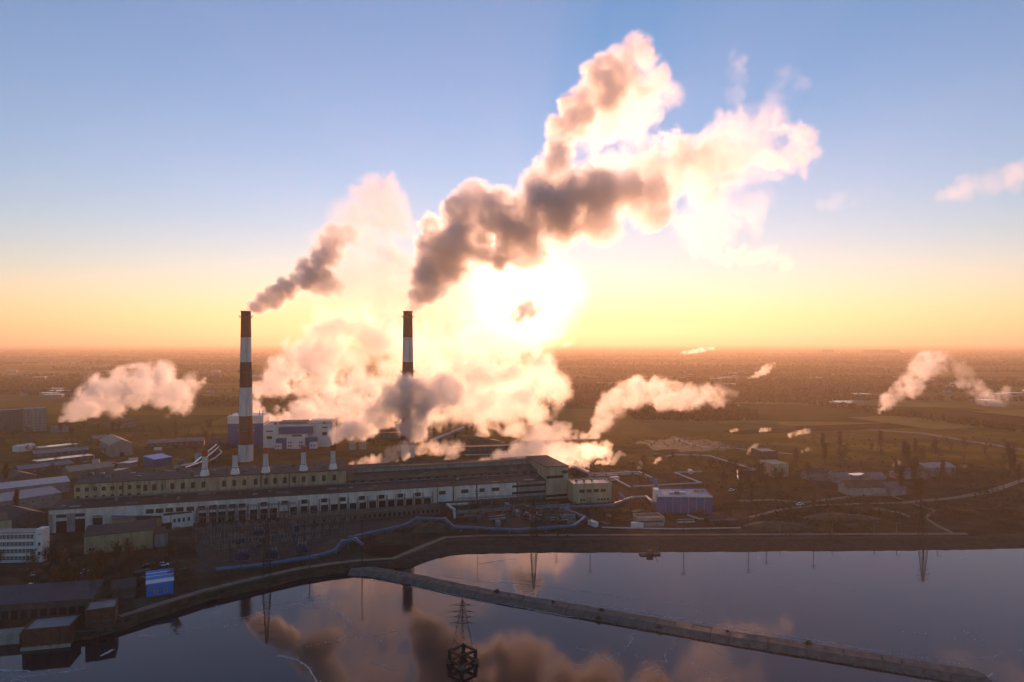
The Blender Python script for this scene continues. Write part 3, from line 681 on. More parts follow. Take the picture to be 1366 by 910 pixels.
# far tower blocks on the right horizon and left city
for px, w, py, lab in ((1106,13,466.5,'faint hazy tower block on the right horizon, leftmost of three'),(1165,20,466.8,'faint hazy slab block on the right horizon, middle of three'),(1190,21,467,'faint hazy slab block on the right horizon, rightmost of three')):
    d = 5200; a = Vector(((px-w/2-683)/FPX*d, d, 0)); b = a+Vector((w/FPX*d,0,0)); hh = zat(py, d)
    building('tower_block', lab, a, b, 40, hh, GREYWALL, TAR, 'flat', 0, rows=tuple((8,hh*(.2+.2*k),6,4,2,1,.05,.95) for k in range(4)), group='blocks on the horizon')

# ------------------------------------------------------------------ pipes on trestles
def pipeline(label, pts, r, mat, zs, name='pipeline', step=8):
    P = [gp(x, y, z) for (x, y), z in zip(pts, zs)]; t = thing(name, label, 'pipe', (P[0].x, P[0].y, 0)); o = Vector((P[0].x, P[0].y, 0))
    for a, b in zip(P, P[1:]):
        MB().tube(a-o, b-o, r, n=10).build('pipe', mat, t, False)
        n = max(1, int((b-a).length/step))
        for i in range(n):
            p = a.lerp(b, (i+.5)/n)-o; d = (b-a); d.z = 0; d.normalize(); s = Vector((-d.y, d.x, 0))*r*1.1
            MB().hexa([p-s-d*.2-Vector((0,0,p.z)), p-s+d*.2-Vector((0,0,p.z)), p+s+d*.2-Vector((0,0,p.z)), p+s-d*.2-Vector((0,0,p.z)), p-s-d*.2-Vector((0,0,r*.8)), p-s+d*.2-Vector((0,0,r*.8)), p+s+d*.2-Vector((0,0,r*.8)), p+s-d*.2-Vector((0,0,r*.8))]).build('trestle', DCONC, t)
    for p in P[1:-1]:
        j = MB(); q = p-o
        j.tube(q-Vector((0,0,r*.95)), q+Vector((0,0,r*.95)), r*1.06, n=12); j.build('elbow', mat, t)
    return t
pipeline('bright blue pipe on low trestles along the substation edge', [(288,760),(352,753.5),(420,742.5),(447,735),(457,722.5),(474,719.5),(484,727)], .85, BLUEP, [1.6,1.6,1.6,1.6,4.4,4.4,1.6])
pipeline('violet blue pipe rising over a hump above the muddy pit', [(465,717.5),(542,700),(556,691.5),(593,692.5),(605,703),(690,707),(765,701.5),(780,690.5)], .8, BLUEP, [2.4,2.4,5.6,5.6,2.2,2.2,2.2,2.2])
pipeline('blue pipe turning sharply below the small beige building', [(782,691),(755,679.5),(758,676.5),(815,674),(834,667.5),(826,657)], .8, BLUEP, [2.2,2.2,2.2,2.2,2.6,5.5])
pipeline('pale thick pipe running down from the steam behind the end block', [(757,617.5),(786,631)], 1.2, PALEP, [5,5])
pipeline('pair of pale pipes, upper one, leading to the blue clad building', [(786,632),(800,632),(852,629.5),(869,637)], .6, PALEP, [4,4,4,4])
pipeline('pair of pale pipes, lower one, on the plain behind the beige building', [(786,635),(803,634.5),(850,632),(862,637)], .5, PALEP, [2.5,2.5,2.5,2.5])
pipeline('short pale pipe zigzag right of the small beige building', [(806,639),(818,638),(841,650)], .5, PALEP, [2.5,2.5,2.5])
pipeline('pale pipe entering the left wall of the blue clad building', [(832,667),(843,663.5),(862,662.5),(870,669),(877,669.5)], .65, PALEP, [3,3,3,3,3])
pipeline('thin pale pipe forming a sharp Z behind the blue clad building', [(937,629),(900,630.5),(935,644),(845,649)], .5, PALEP, [2.5,2.5,2.5,2.5])
pipeline('long pale pipe crossing the plain to a pointed bend', [(888,609),(900,606.5),(946,608),(1007,626.5),(984,627.5),(985,639)], .55, PALEP, [3,3,3,3,3,1])
pipeline('straight pale pipe along the far bank below the blue building', [(803,703.5),(870,705),(905,705.5),(988,704)], .35, PALEP, [1,1,1,1])
pipeline('short pale pipe at the foot of the blue clad building', [(917,687),(932,692),(948,692)], .4, PALEP, [1.2,1.2,1.2])
pipeline('pale cranked pipe before the plinth of the white hall', [(624,672),(597,673.5),(606,680),(607,692)], .7, PALEP, [5,5,5,1])
pipeline('conveyor gallery sloping up through the steam behind the machine hall', [(575,588),(618,571)], 1.4, PALEP, [5,14], 'conveyor', 14)
pipeline('bundle of glinting pipes beside the small blue shed', [(241,622),(258,619),(289,594)], .9, METALROOF, [4,4,6])
pipeline('second glinting pipe running beside the bundle at the left chimney', [(247,624),(268,617),(294,595)], .7, METALROOF, [4,4,6])
pipeline('looped grey pipe left of the left chimney foot', [(272,618),(287,611),(296,603),(290,598)], .5, PALEP, [4,4,5,5])
pipeline('thin pale pipe across the steam behind the machine hall', [(620,607),(700,606),(760,609),(790,620)], .5, PALEP, [3,3,3,3])
# troughs right of the switch yard pit
for k, (x, y) in enumerate(((757,684.5),(763,687.5),(752,689),(757,692),(768,691),(758,695.5),(762,698))):
    a = gp(x-5,y); b = gp(x+6,y-.4); t = thing('settling_trough', ('pale open settling trough beside the bent blue pipe'), 'trough', a, math.atan2((b-a).y,(b-a).x), 'settling troughs'); L = (b-a).length
    m_ = MB(); m_.box(0,L,0,.25,0,1.1); m_.box(0,L,1.6,1.85,0,1.1); m_.box(0,.25,.25,1.6,0,1.1); m_.box(L-.25,L,.25,1.6,0,1.1); m_.build('rim', CONC, t)
    MB().box(.25,L-.25,.25,1.6,0,.75).build('water_surface', GLASS, t)

# ------------------------------------------------------------------ substation
def gantry(a, b, n, h, label):
    a, b = gp(*a), gp(*b); v = b-a; L = v.length; t = thing('substation_gantry', label, 'gantry', a, math.atan2(v.y, v.x))
    for i in range(n):
        x = L*i/(n-1); m_ = MB()
        for sy in (-1,1): m_.tube((x,sy*1.1,0),(x,sy*.3,h),.16,n=4)
        for k in range(1,5): z = h*k/5; w = 1.1-.8*k/5; m_.tube((x,-w,z),(x,w,z),.1,n=4)
        m_.build('column', STEEL, t)
        if i < n-1:
            x1 = L*(i+1)/(n-1); m_ = MB()
            for sy, sz in ((-.3,0),(.3,0),(0,.6)): m_.tube((x,sy,h+sz),(x1,sy,h+sz),.09,n=4)
            for k in range(8): xa = x+(x1-x)*k/8; xb = x+(x1-x)*(k+1)/8; m_.tube((xa,-.3,h),(xb,.3,h),.05,n=3); m_.tube((xa,0,h+.6),(xb,-.3,h),.05,n=3)
            m_.build('beam', STEEL, t)
            for q in (.25,.5,.75):
                xx = x+(x1-x)*q; MB().lathe([(.05,0),(.22,-.2),(.08,-.5),(.22,-.8),(.08,-1.1),(.2,-1.4),(.05,-1.7)],6).build('insulator', PORC, t).location = (xx,0,h)
    return t
gantry((262,703),(395,694),9,9,'rearmost steel gantry row of the substation by the hall gates')
gantry((262,716),(480,703),13,9,'second steel gantry row of the substation from the hall')
gantry((262,731),(460,714),12,8.5,'third steel gantry row of the substation from the hall')
gantry((268,748),(425,731),10,8,'front steel gantry row of the substation nearest the blue pipe')
gantry((610,688),(700,682),7,9,'steel gantry row before the right end of the white hall')
gantry((640,698),(745,690),7,8,'steel gantry row beside the settling troughs')
rq = random.Random(8)
def breaker():
    t = thing('circuit_breaker', 'small grey breaker post with porcelain insulators in the substation rows', 'breaker', (0,0,0), 0, 'substation breakers')
    MB().box(-1.1,1.1,-.35,.35,0,1.7).build('frame', STEEL, t)
    for x in (-.8,0,.8): MB().lathe([(.12,1.7),(.28,1.9),(.14,2.2),(.28,2.5),(.14,2.8),(.28,3.1),(.1,3.4),(.0,3.5)],6).build('insulator', PORC, t).location = (x,0,0)
    return t
def transformer():
    t = thing('transformer', 'blue', 'transformer', (0,0,0), 0, 'substation transformers')
    TBL = pm('transformer_paint', (.03,.05,.085), var=.4); MB().box(-2.6,2.6,-1.5,1.5,.3,3.2).build('tank', TBL, t)
    for i in range(8): MB().box(-2.4+.62*i,-2.0+.62*i,-2.2,-1.5,.5,2.9).build('radiator', TBL, t)
    for x in (-1.6,0,1.6): MB().lathe([(.25,3.2),(.42,3.5),(.2,3.9),(.38,4.2),(.16,4.7),(.05,5.4)],8).build('bushing', PORC, t).location = (x,.4,0)
    MB().tube((-2.2,.9,3.9),(1.2,.9,3.9),.45,n=10).build('conservator', STEEL, t)
    MB().box(-2.8,2.8,-1.7,1.7,0,.3).build('plinth', CONC, t)
    return t
tr = transformer(); first = True
for px, py, lab in ((324,747,'dull blue transformer with bushings at the left of the front row'),(318,726,'transformer standing in the second substation row left'),(316,750,''),(363,745,'dull blue transformer by the black pylon in the substation'),(403,737,'transformer with bushings right of the black pylon'),(345,716,'transformer in the rear substation row below the hall gates'),(395,711,'transformer in the rear substation row right of the black pylon')):
    if not lab: continue
    if first: tr.location = gp(px,py); tr.rotation_euler[2] = RZ*.9; tr['label'] = lab; first = False
    else: dup(tr, gp(px,py), RZ*.9, label=lab)
br = breaker(); first = True
for row, (a, b, n) in enumerate((((275,708),(470,697),16),((275,722),(455,708),15),((285,738),(430,722),13),((615,693),(740,685),10))):
    for i in range(n):
        p = gp(a[0]+(b[0]-a[0])*(i+.5)/n+rq.uniform(-2,2), a[1]+(b[1]-a[1])*(i+.5)/n+rq.uniform(-.6,.6))
        if first: br.location = p; br.rotation_euler[2] = RZ; first = False
        else: dup(br, p, RZ)
t = building('switch_gallery', 'long low brown gallery with dark openings below the white hall', gp(385,702), gp(588,684.5), 6, 3.4, pm('brown_gallery', (.15,.11,.09), var=.35), BROWNROOF, 'mono', .7)
L = (gp(588,684.5)-gp(385,702)).length
for i in range(30): door(t, 2+(L-4)*i/29, 0, .6, 1.2, 1.9, DARK, name='opening')
fn = thing('yard_fence', 'low concrete panel fence along the gravel yard before the hall', 'fence', gp(600,686), 0)
Pf = resample([gp(600,686),gp(700,679.5),gp(760,676)], 6); 
for a, b in zip(Pf, Pf[1:]):
    o = Pf[0]; s = (b-a).normalized(); n = Vector((-s.y,s.x,0))*.08; q = [a-o-n, b-o-n, b-o+n, a-o+n]
    MB().hexa(q+[p+Vector((0,0,1.9)) for p in q]).build('panel', CONC, fn)

# ------------------------------------------------------------------ pylons and poles
def lattice(t, h, w0, w1, mat, r, n, z0=0.0, xs=1):
    legs = MB(); br_ = MB()
    c = [(-1,-1),(1,-1),(1,1),(-1,1)]
    W = lambda z: w0+(w1-w0)*z/h
    for k in range(4): m_ = MB(); m_.tube((c[k][0]*w0,c[k][1]*w0,z0),(c[k][0]*w1,c[k][1]*w1,z0+h),r,r*.7,n=5); m_.build('leg', mat, t)
    z = 0.0; zs = [0.0]
    while z < h-.5: z += max(.9, W(z)*1.15); zs.append(min(z,h))
    for a, b in zip(zs, zs[1:]):
        for k in range(4):
            p, q = c[k], c[(k+1)%4]
            br_.tube((p[0]*W(a),p[1]*W(a),z0+a),(q[0]*W(b),q[1]*W(b),z0+b),r*.45,n=3); br_.tube((q[0]*W(a),q[1]*W(a),z0+a),(p[0]*W(b),p[1]*W(b),z0+b),r*.45,n=3)
    br_.build('bracing', mat, t)
def arms(t, zs, mat, r=.09):
    for z, l in zs:
        m_ = MB()
        for s in (-1,1):
            m_.tube((0,0,z),(s*l,0,z+.25),r,n=4); m_.tube((0,0,z+.9),(s*l,0,z+.25),r*.7,n=4); m_.tube((s*l,0,z+.25),(s*l,0,z-.7),.06,n=4)
        m_.build('cross_arm', mat, t)
wp = gp(617,884.5,WATER); wt = thing('water_pylon', 'black lattice pylon on an open concrete frame standing in the water', 'pylon', wp, R(45))
bs = 2.75
for x in (-1,1):
    for y in (-1,1):
        MB().box(x*bs-.42,x*bs+.42,y*bs-.42,y*bs+.42,-2,4.1).build('pier', BLACKSTEEL, wt)
        MB().box(x*bs-.7,x*bs+.7,y*bs-.7,y*bs+.7,-2,1.5).build('footing', DCONC, wt)
for z in (.6,3.55):
    for s in (-1,1):
        MB().box(-bs+.56,bs-.56,s*bs-.33,s*bs+.33,z,z+.6).build('beam', BLACKSTEEL, wt); MB().box(s*bs-.33,s*bs+.33,-bs+.56,bs-.56,z,z+.6).build('beam', BLACKSTEEL, wt)
lattice(wt, 15.2, 2.2, .2, BLACKSTEEL, .09, 12, 4.1)
ar = [(12.0,3.0),(13.8,2.6),(15.4,2.8),(17.4,2.4)]
for z, l in ar:
    m_ = MB()
    for s in (-1,1):
        u = Vector((s*.7071, -s*.7071, 0))
        m_.tube((0,0,z),u*l+Vector((0,0,z+.2)),.1,n=4); m_.tube((0,0,z+.9),u*l+Vector((0,0,z+.2)),.07,n=4); m_.tube(u*l+Vector((0,0,z+.2)),u*(l+1.6)+Vector((0,0,z+.05)),.05,n=4)
    m_.build('cross_arm', BLACKSTEEL, wt)
MB().tube((0,0,19.2),(0,0,21),.08,.03,n=5).build('tip', BLACKSTEEL, wt)
for px, py, h, lab in ((356,767,22,'black lattice pylon on the bank in front of the substation'),(712,717,19,'black lattice pylon on the far bank before the end block'),(1231,714,17,'lattice pylon on the far bank at the right near the footpath')):
    p = gp(px,py); t = thing('lattice_pylon', lab, 'pylon', p, .2)
    lattice(t, h, 1.5, .3, BLACKSTEEL, .14, 12)
    arms(t, [(h*.62,3.2),(h*.76,3.8),(h*.9,2.8)], BLACKSTEEL)
def pole(px, py, h, lab, mat=WOOD, lamp=False):
    p = gp(px,py); t = thing('lamp_post' if lamp else 'power_pole', lab, 'lamp post' if lamp else 'pole', p, .25, 'lamp posts' if lamp else 'power poles')
    MB().tube((0,0,-.3),(0,0,h),.2,.11,n=6).build('post', mat, t)
    if lamp:
        MB().tube((0,0,h-.1),(1.6,0,h+.3),.07,n=5).build('bracket', mat, t); MB().box(1.3,2.2,-.16,.16,h+.22,h+.42).build('lantern', STEEL, t)
    else:
        for z in (h-.4,h-1.5): MB().box(-1.3,1.3,-.08,.08,z,z+.18).build('cross_arm', mat, t)
        for x in (-1.1,0,1.1): MB().tube((x,0,h-.22),(x,0,h+.25),.07,n=5).build('insulator', PORC, t)
    return t
for px, py, h, lab in ((483,749,19,'tall thin pole at the bank corner where the dike begins'),(912,713,14,'wooden power pole on the far bank below the blue clad building'),(998,713,13,'wooden power pole on the far bank right of the blue building'),
        (1022,712,9,'short power pole on the far bank left of the grass mound'),(1085,712,11,'power pole on the far bank by the grass mound'),(1232,705,10,'wooden power pole beside the footpath bend at right'),(552,735,8,'short pole beside the muddy pit'),
        (637,708,20,'tall thin pole between the blue pipe and the white hall'),(787,706,16,'thin pole left of the concrete bunker'),(841,686,15,'dark pole left of the blue clad building'),(742,706,11,'thin pole on the far bank beside the lattice pylon'),
        (236,765,19,'tall thin pole directly behind the blue kiosk'),(228,735,18,'tall thin pole beside the white annex'),(104,590,16,'pole above the left yards beside the trees'),(108,589,14,'second pole above the left yards beside the trees'),(248,606,15,'pole between the left yards and the small blue shed'),(322,766,7,'short pole before the front substation gantry'),(413,757,8,'short pole on the bank road right of the black pylon')):
    pole(px, py, h, lab, BLACKSTEEL if px in (483,841) else WOOD)
for i, px in enumerate((1040,1110,1166,1196,1250)): pole(px, 711.5, 5.0, 'small lamp post along the far bank road at the right', STEEL, True)

# ------------------------------------------------------------------ boat, mound, cars
bt = thing('dredge_raft', 'small dark raft with raised frame moored at the far bank', 'raft', gp(867,740,WATER), .1)
MB().hexa([(-4,-1.4,-.2),(4,-1.4,-.2),(4.6,1.4,-.2),(-4.6,1.4,-.2),(-4.6,-1.6,.5),(4.8,-1.6,.5),(5,1.6,.5),(-5,1.6,.5)]).build('hull', BLACKSTEEL, bt)
MB().box(-1.5,1.2,-.8,.8,.5,2.2).build('cabin', DCONC, bt)
for s in (-1,1): MB().tube((2,s*.9,.5),(4,0,3.6),.1,n=5).build('boom_leg', STEEL, bt)
wq = math.atan2((gp(984,702.5)-gp(949,703.5)).y,(gp(984,702.5)-gp(949,703.5)).x)
for px, lab in ((949,'dark open wagon on the far bank, nearer to the blue clad building'),(967,'dark open wagon on the far bank, farther from the blue clad building')):
    wg = thing('rail_wagon', lab, 'wagon', gp(px,703.5-(px-949)*.03), wq, 'open wagons')
    MB().hexa([(0,0,1.1),(6.6,0,1.1),(6.6,2.9,1.1),(0,2.9,1.1),(-.1,-.2,3.4),(6.7,-.2,3.4),(6.7,3.1,3.4),(-.1,3.1,3.4)]).build('body', pm('wagon_paint', (.05,.045,.06), var=.4), wg)
    for i in range(6): MB().box(.3+1.1*i,.45+1.1*i,-.3,-.08,1.2,3.3).build('rib', BLACKSTEEL, wg)
    for q in (1,5.4):
        for y in (.4,2.5): MB().tube((q,y-.1,.5),(q,y+.1,.5),.5,n=12).build('wheel', RUBBER, wg)
def car(px, py, rz, mat, lab):
    t = thing('parked_car', lab, 'car', gp(px,py), rz, 'parked cars')
    MB().hexa([(-2.1,-.85,.35),(2.1,-.85,.35),(2.1,.85,.35),(-2.1,.85,.35),(-2.05,-.82,.95),(2.1,-.82,.85),(2.1,.82,.85),(-2.05,.82,.95)]).build('body', mat, t)
    MB().hexa([(-1.7,-.75,.92),(1.0,-.75,.9),(1.0,.75,.9),(-1.7,.75,.92),(-1.3,-.65,1.45),(.45,-.65,1.45),(.45,.65,1.45),(-1.3,.65,1.45)]).build('cabin', GLASS, t)
    MB().box(-1.3,.45,-.64,.64,1.455,1.5).build('roof', mat, t)
    for x in (-1.35,1.35):
        for y in (-.75,.75): MB().tube((x,y-.1,.34),(x,y+.1,.34),.34,n=10).build('wheel', RUBBER, t)
for px, py, rz, m_, lab in ((47,768,.3,CARW,'small white car in the dark yard below the office block'),(44,783,.2,CARW,'pale car lower in the dark yard at left'),(113,764,1.2,CARW,'pale car between the bare poplars'),(218,755,.4,CARW,'white car above the blue kiosk'),(198,757,.3,CARD,'dark car above the blue kiosk'),(1067,674,.2,CARW,'white car on the dirt road left of the long white house'),(976,655,.7,CARW,'pale car right of the blue clad building'),(20,598,.2,CARD,'dark car on the road at far left')):
    car(px, py, rz, m_, lab)
MOUND = pm('mound_grass', (.085,.06,.03), var=.5, scale=.3, bump=.4)
def mound(name, px, py, rx, ry, h, seed):
    rr = random.Random(seed); c = gp(px,py); mb = MB(); n, m_ = 28, 7
    for j in range(m_+1):
        u = j/m_; z = h*(1-u*u)**1.0*(1) if u < 1 else -.05
        for i in range(n):
            a = 2*math.pi*i/n; k = 1+.14*math.sin(3*a+seed)+rr.uniform(-.05,.05); mb.v.append((c.x+rx*u*k*math.cos(a), c.y+ry*u*k*math.sin(a), z+(rr.uniform(-.15,.15) if 0 < u < 1 else 0)))
    for j in range(m_):
        for i in range(n): mb.f.append((j*n+i,(j+1)*n+i,(j+1)*n+(i+1)%n,j*n+(i+1)%n))
    struct(mb.build(name, MOUND))
mound('mound', 1035, 704, 17, 7, 3.0, 1); mound('mound', 578, 706, 11, 7, 3.2, 2); mound('mound', 1120, 690, 20, 8, 1.6, 3); mound('mound', 620, 590, 40, 14, 6, 4); mound('mound', 520, 580, 40, 14, 7, 5)

# ------------------------------------------------------------------ trees
def bare_tree_meshes(seed, h, spread, up, twig, n1=9, n2=5, nt=5):
    rr = random.Random(seed); tr_ = MB(); cr = MB()
    tr_.tube((0,0,-.2),(0,0,h*.35),h*.022,h*.016,n=6,caps=False); tr_.tube((0,0,h*.35),(rr.uniform(-.2,.2),rr.uniform(-.2,.2),h*.9),h*.016,h*.003,n=5,caps=False)
    for i in range(n1):
        z = h*(.2+.6*(i+.5)/n1); a = rr.uniform(0,6.28); l = spread*h*(1-.55*(z/h))*rr.uniform(.7,1.2)
        d = Vector((math.cos(a),math.sin(a),up*rr.uniform(.7,1.3))).normalized(); p0 = Vector((0,0,z)); p1 = p0+d*l*.55; d2 = (d+Vector((0,0,.5))).normalized(); p2 = p1+d2*l*.55
        tr_.tube(p0,p1,h*.008,h*.005,n=4,caps=False); tr_.tube(p1,p2,h*.005,h*.002,n=3,caps=False)
        for j in range(n2):
            u = (j+.6)/n2; q = p0.lerp(p1,u*2) if u < .5 else p1.lerp(p2,u*2-1)
            d3 = (d+Vector((rr.gauss(0,.8),rr.gauss(0,.8),rr.uniform(0,.9)*up+.1))).normalized(); q2 = q+d3*l*rr.uniform(.25,.5)
            tr_.tube(q,q2,h*.003,h*.0012,n=3,caps=False)
            for k in range(nt):
                s = q.lerp(q2, rr.random()); d4 = (d3+Vector((rr.gauss(0,.7),rr.gauss(0,.7),rr.uniform(-.1,.8)))).normalized(); w = Vector((rr.gauss(0,1),rr.gauss(0,1),rr.gauss(0,1))).normalized()*h*.0065
                e = s+d4*h*rr.uniform(.05,.12); cr.tri(s-w*.5, s+w*.5, e)
                for _ in range(3):
                    f = s.lerp(e, rr.uniform(.2,1)); d5 = (d4+Vector((rr.gauss(0,.8),rr.gauss(0,.8),rr.gauss(0,.5)))).normalized(); w2 = d5.cross(w).normalized()*h*.007; cr.tri(f-w2, f+w2, f+d5*h*rr.uniform(.02,.055))
    return tr_.mesh('trunk', TRUNK), cr.mesh('crown', twig)
TREES = {k: bare_tree_meshes(*v) for k, v in {
    'poplar': (1, 18.8, .17, 2.6, TWIG, 22, 6, 6), 'poplar2': (2, 17, .16, 2.8, TWIGO, 20, 6, 6),
    'round': (3, 10, .42, .7, TWIG, 11, 6, 6), 'round2': (4, 9, .45, .6, TWIGO, 11, 6, 6), 'round3': (5, 12, .34, 1.1, TWIG, 13, 6, 6)}.items()}
def tree(kind, p, s, rz, label, group=None, name='bare_tree'):
    t = thing(name, label, 'tree', p, rz, group); t.scale = (s,)*3
    link('trunk', TREES[kind][0], t); link('crown', TREES[kind][1], t); return t
for k, (kind, px, py, s, lab) in enumerate((('poplar',86,800,1.0,'tall bare brown poplar, left of two before the yellow store'),('poplar',133,796,.98,'tall bare brown poplar, right of two before the yellow store'),
        ('poplar2',22,693,1.0,'orange brown poplar standing before the long pale halls at left'),('poplar2',8,651,1.05,'orange brown poplar at the left edge near the yards'),
        ('poplar',98,799,.72,'smaller bare poplar between the two tall ones'),('poplar',122,803,.7,'smaller bare poplar beside the right tall one'),('poplar2',74,803,.75,'thin bare poplar left of the tall pair'),
        ('round3',1003,668,1.0,'bare tree right of the blue clad building'),('round3',988,672,1.1,'taller bare tree right of the blue clad building'),('poplar',1228,676,.95,'tall bare poplar beside the footpath bend'),('poplar',1222,672,.8,'second bare poplar beside the footpath bend'))):
    tree(kind, gp(px,py), s, k*1.3, lab, name='poplar' if 'poplar' in kind else 'bare_tree')
rt = random.Random(21)
def scatter(n, x0, x1, y0, y1, label, group, kinds, sc=(.7,1.2), avoid=()):
    k = 0
    while k < n:
        px = rt.uniform(x0,x1); py = rt.uniform(y0,y1)
        if any(a <= px <= b and c <= py <= d for a, b, c, d in avoid): continue
        tree(rt.choice(kinds), gp(px,py), rt.uniform(*sc), rt.uniform(0,6.28), label, group); k += 1
scatter(34, 1195, 1366, 628, 660, 'bare tree in the thicket around the right village', 'thicket at the right village', ('round','round2','round3','poplar'), avoid=((1230,1285,628,640),))
scatter(22, 960, 1080, 628, 655, 'bare tree in the scrub left of the right village', 'scrub left of the village', ('round','round2','round3'), avoid=((1025,1060,620,640),))
scatter(36, 1060, 1366, 598, 626, 'bare tree in the belt behind the right village', 'tree belt behind the village', ('round','round2','round3','poplar'))
scatter(30, 60, 300, 574, 594, 'bare tree in the belt behind the left yards', 'tree belt behind the left yards', ('round','round2','round3'), avoid=((120,195,585,600),))
scatter(10, 0, 60, 580, 600, 'bare tree beside the far left blocks', 'trees by the left blocks', ('round','round2'))
scatter(26, 380, 640, 560, 584, 'bare tree in the dark grove under the steam', 'grove under the steam', ('round3','round','poplar'), (.9,1.5))
scatter(16, 850, 1000, 612, 650, 'bare tree among the pale pipes of the plain', 'trees among the pipes', ('round','round3'), (.5,.9), avoid=((860,955,636,690),))
scatter(16, 1040, 1190, 676, 700, 'bare sapling on the rough ground above the far bank', 'saplings above the far bank', ('round','round2'), (.35,.7))
scatter(40, 0, 240, 752, 792, 'bare shrub tree in the dark yard at lower left', 'yard shrubs at lower left', ('round','round3'), (.45,.9))
scatter(34, 0, 300, 602, 648, 'bare tree between the sheds of the left yards', 'trees between the left sheds', ('round','round2','round3'), (.5,.95), avoid=((85,300,628,650),(140,240,585,625)))
scatter(20, 60, 260, 742, 756, 'low bare tree in the strip before the yellow store and annex', 'trees before the yellow store', ('round','round3'), (.4,.8))
scatter(18, 770, 1030, 655, 706, 'low bare tree on the rough ground around the blue clad building', 'trees around the blue building', ('round','round2'), (.3,.65), avoid=((762,890,640,707),(870,990,650,707)))
scatter(16, 1240, 1366, 668, 706, 'low bare tree on the dark meadow at the right edge', 'trees on the right meadow', ('round','round2'), (.3,.6))
# tufts of dead grass and reeds on the banks, rubble at the waterline (masses)
def bank_cover():
    rr = random.Random(31); gr = MB(); rk = MB()
    for row in rows:
        for _ in range(16):
            j = rr.choice((0,0,1,1,2,3,4)); p = row[j].lerp(row[j+1], rr.random())+Vector((rr.uniform(-2,2), rr.uniform(-2,2), 0)); h = rr.uniform(.25,1.1)*(1.5 if rr.random() < .1 else 1)
            for _ in range(2):
                a = rr.uniform(0,3.14); w = Vector((math.cos(a),math.sin(a),0))*rr.uniform(.15,.5); gr.tri(p-w-Vector((0,0,.1)), p+w-Vector((0,0,.1)), p+Vector((rr.uniform(-.4,.4),rr.uniform(-.4,.4),h)))
        for _ in range(5):
            p = row[4].lerp(row[5], rr.uniform(.4,1.3)); r = rr.uniform(.15,.55); q = [p+Vector((rr.uniform(.5,1)*r*sx, rr.uniform(.5,1)*r*sy, sz*r*rr.uniform(.4,.8))) for sz in (-1,1) for sx, sy in ((-1,-1),(1,-1),(1,1),(-1,1))]
            rk.hexa(q)
    for i in range(len(path)-1):
        t_, n_k = dk_frame(i)
        for _ in range(9):
            p = path[i].lerp(path[i+1], rr.random()); sd = rr.choice((-1,-1,1)); p = Vector((p.x,p.y,0))+n_k*sd*rr.uniform(4.0,5.2); p.z = WATER+rr.uniform(-.1,.25); r = rr.uniform(.12,.45)
            rk.hexa([p+Vector((rr.uniform(.5,1)*r*sx, rr.uniform(.5,1)*r*sy, sz*r*rr.uniform(.4,.8))) for sz in (-1,1) for sx, sy in ((-1,-1),(1,-1),(1,1),(-1,1))])
        if rr.random() < .5:
            p = path[i]+n_k*rr.uniform(-4,3); p.z = -1.25 if abs((p-path[i]).length) < 2.3 else -2.0
            for _ in range(6):
                a = rr.uniform(0,3.14); w = Vector((math.cos(a),math.sin(a),0))*rr.uniform(.1,.35); gr.tri(p-w, p+w, p+Vector((rr.uniform(-.4,.4),rr.uniform(-.4,.4),rr.uniform(.2,.7))))
    o = tag(gr.build('bank_grass', BUSHM), 'dead grass tufts and reeds covering the banks', 'grass'); o['kind'] = 'stuff'
    o = tag(rk.build('rubble', pm('rubble', (.14,.115,.10), var=.4, scale=.8)), 'broken stone rubble along the waterline of the banks', 'rubble'); o['kind'] = 'stuff'
bank_cover()
def dry_grass():
    rr = random.Random(32); gr = MB()
    for _ in range(16000):
        px = rr.uniform(0,1366); py = rr.uniform(560,716)
        if px < 760 and py > 600 and not (px < 260 and py > 735 and False): 
            if not (560 < px and py > 705): continue
        p = gp(px,py); n = math.sin(p.x*.045+math.sin(p.y*.06))+math.sin(p.y*.05+1)
        if n < rr.uniform(-.6,1.2): continue
        h = rr.uniform(.3,1.5); 
        for _ in range(2):
            a = rr.uniform(0,3.14); w = Vector((math.cos(a),math.sin(a),0))*rr.uniform(.4,1.3); gr.tri(p-w, p+w, p+Vector((rr.uniform(-.5,.5),rr.uniform(-.5,.5),h)))
    o = tag(gr.build('dry_grass', pm('dry_grass', (.12,.085,.035), var=.5, scale=.1, spec=0)), 'patches of tall dry grass and weeds over the plain', 'grass'); o['kind'] = 'stuff'
dry_grass()
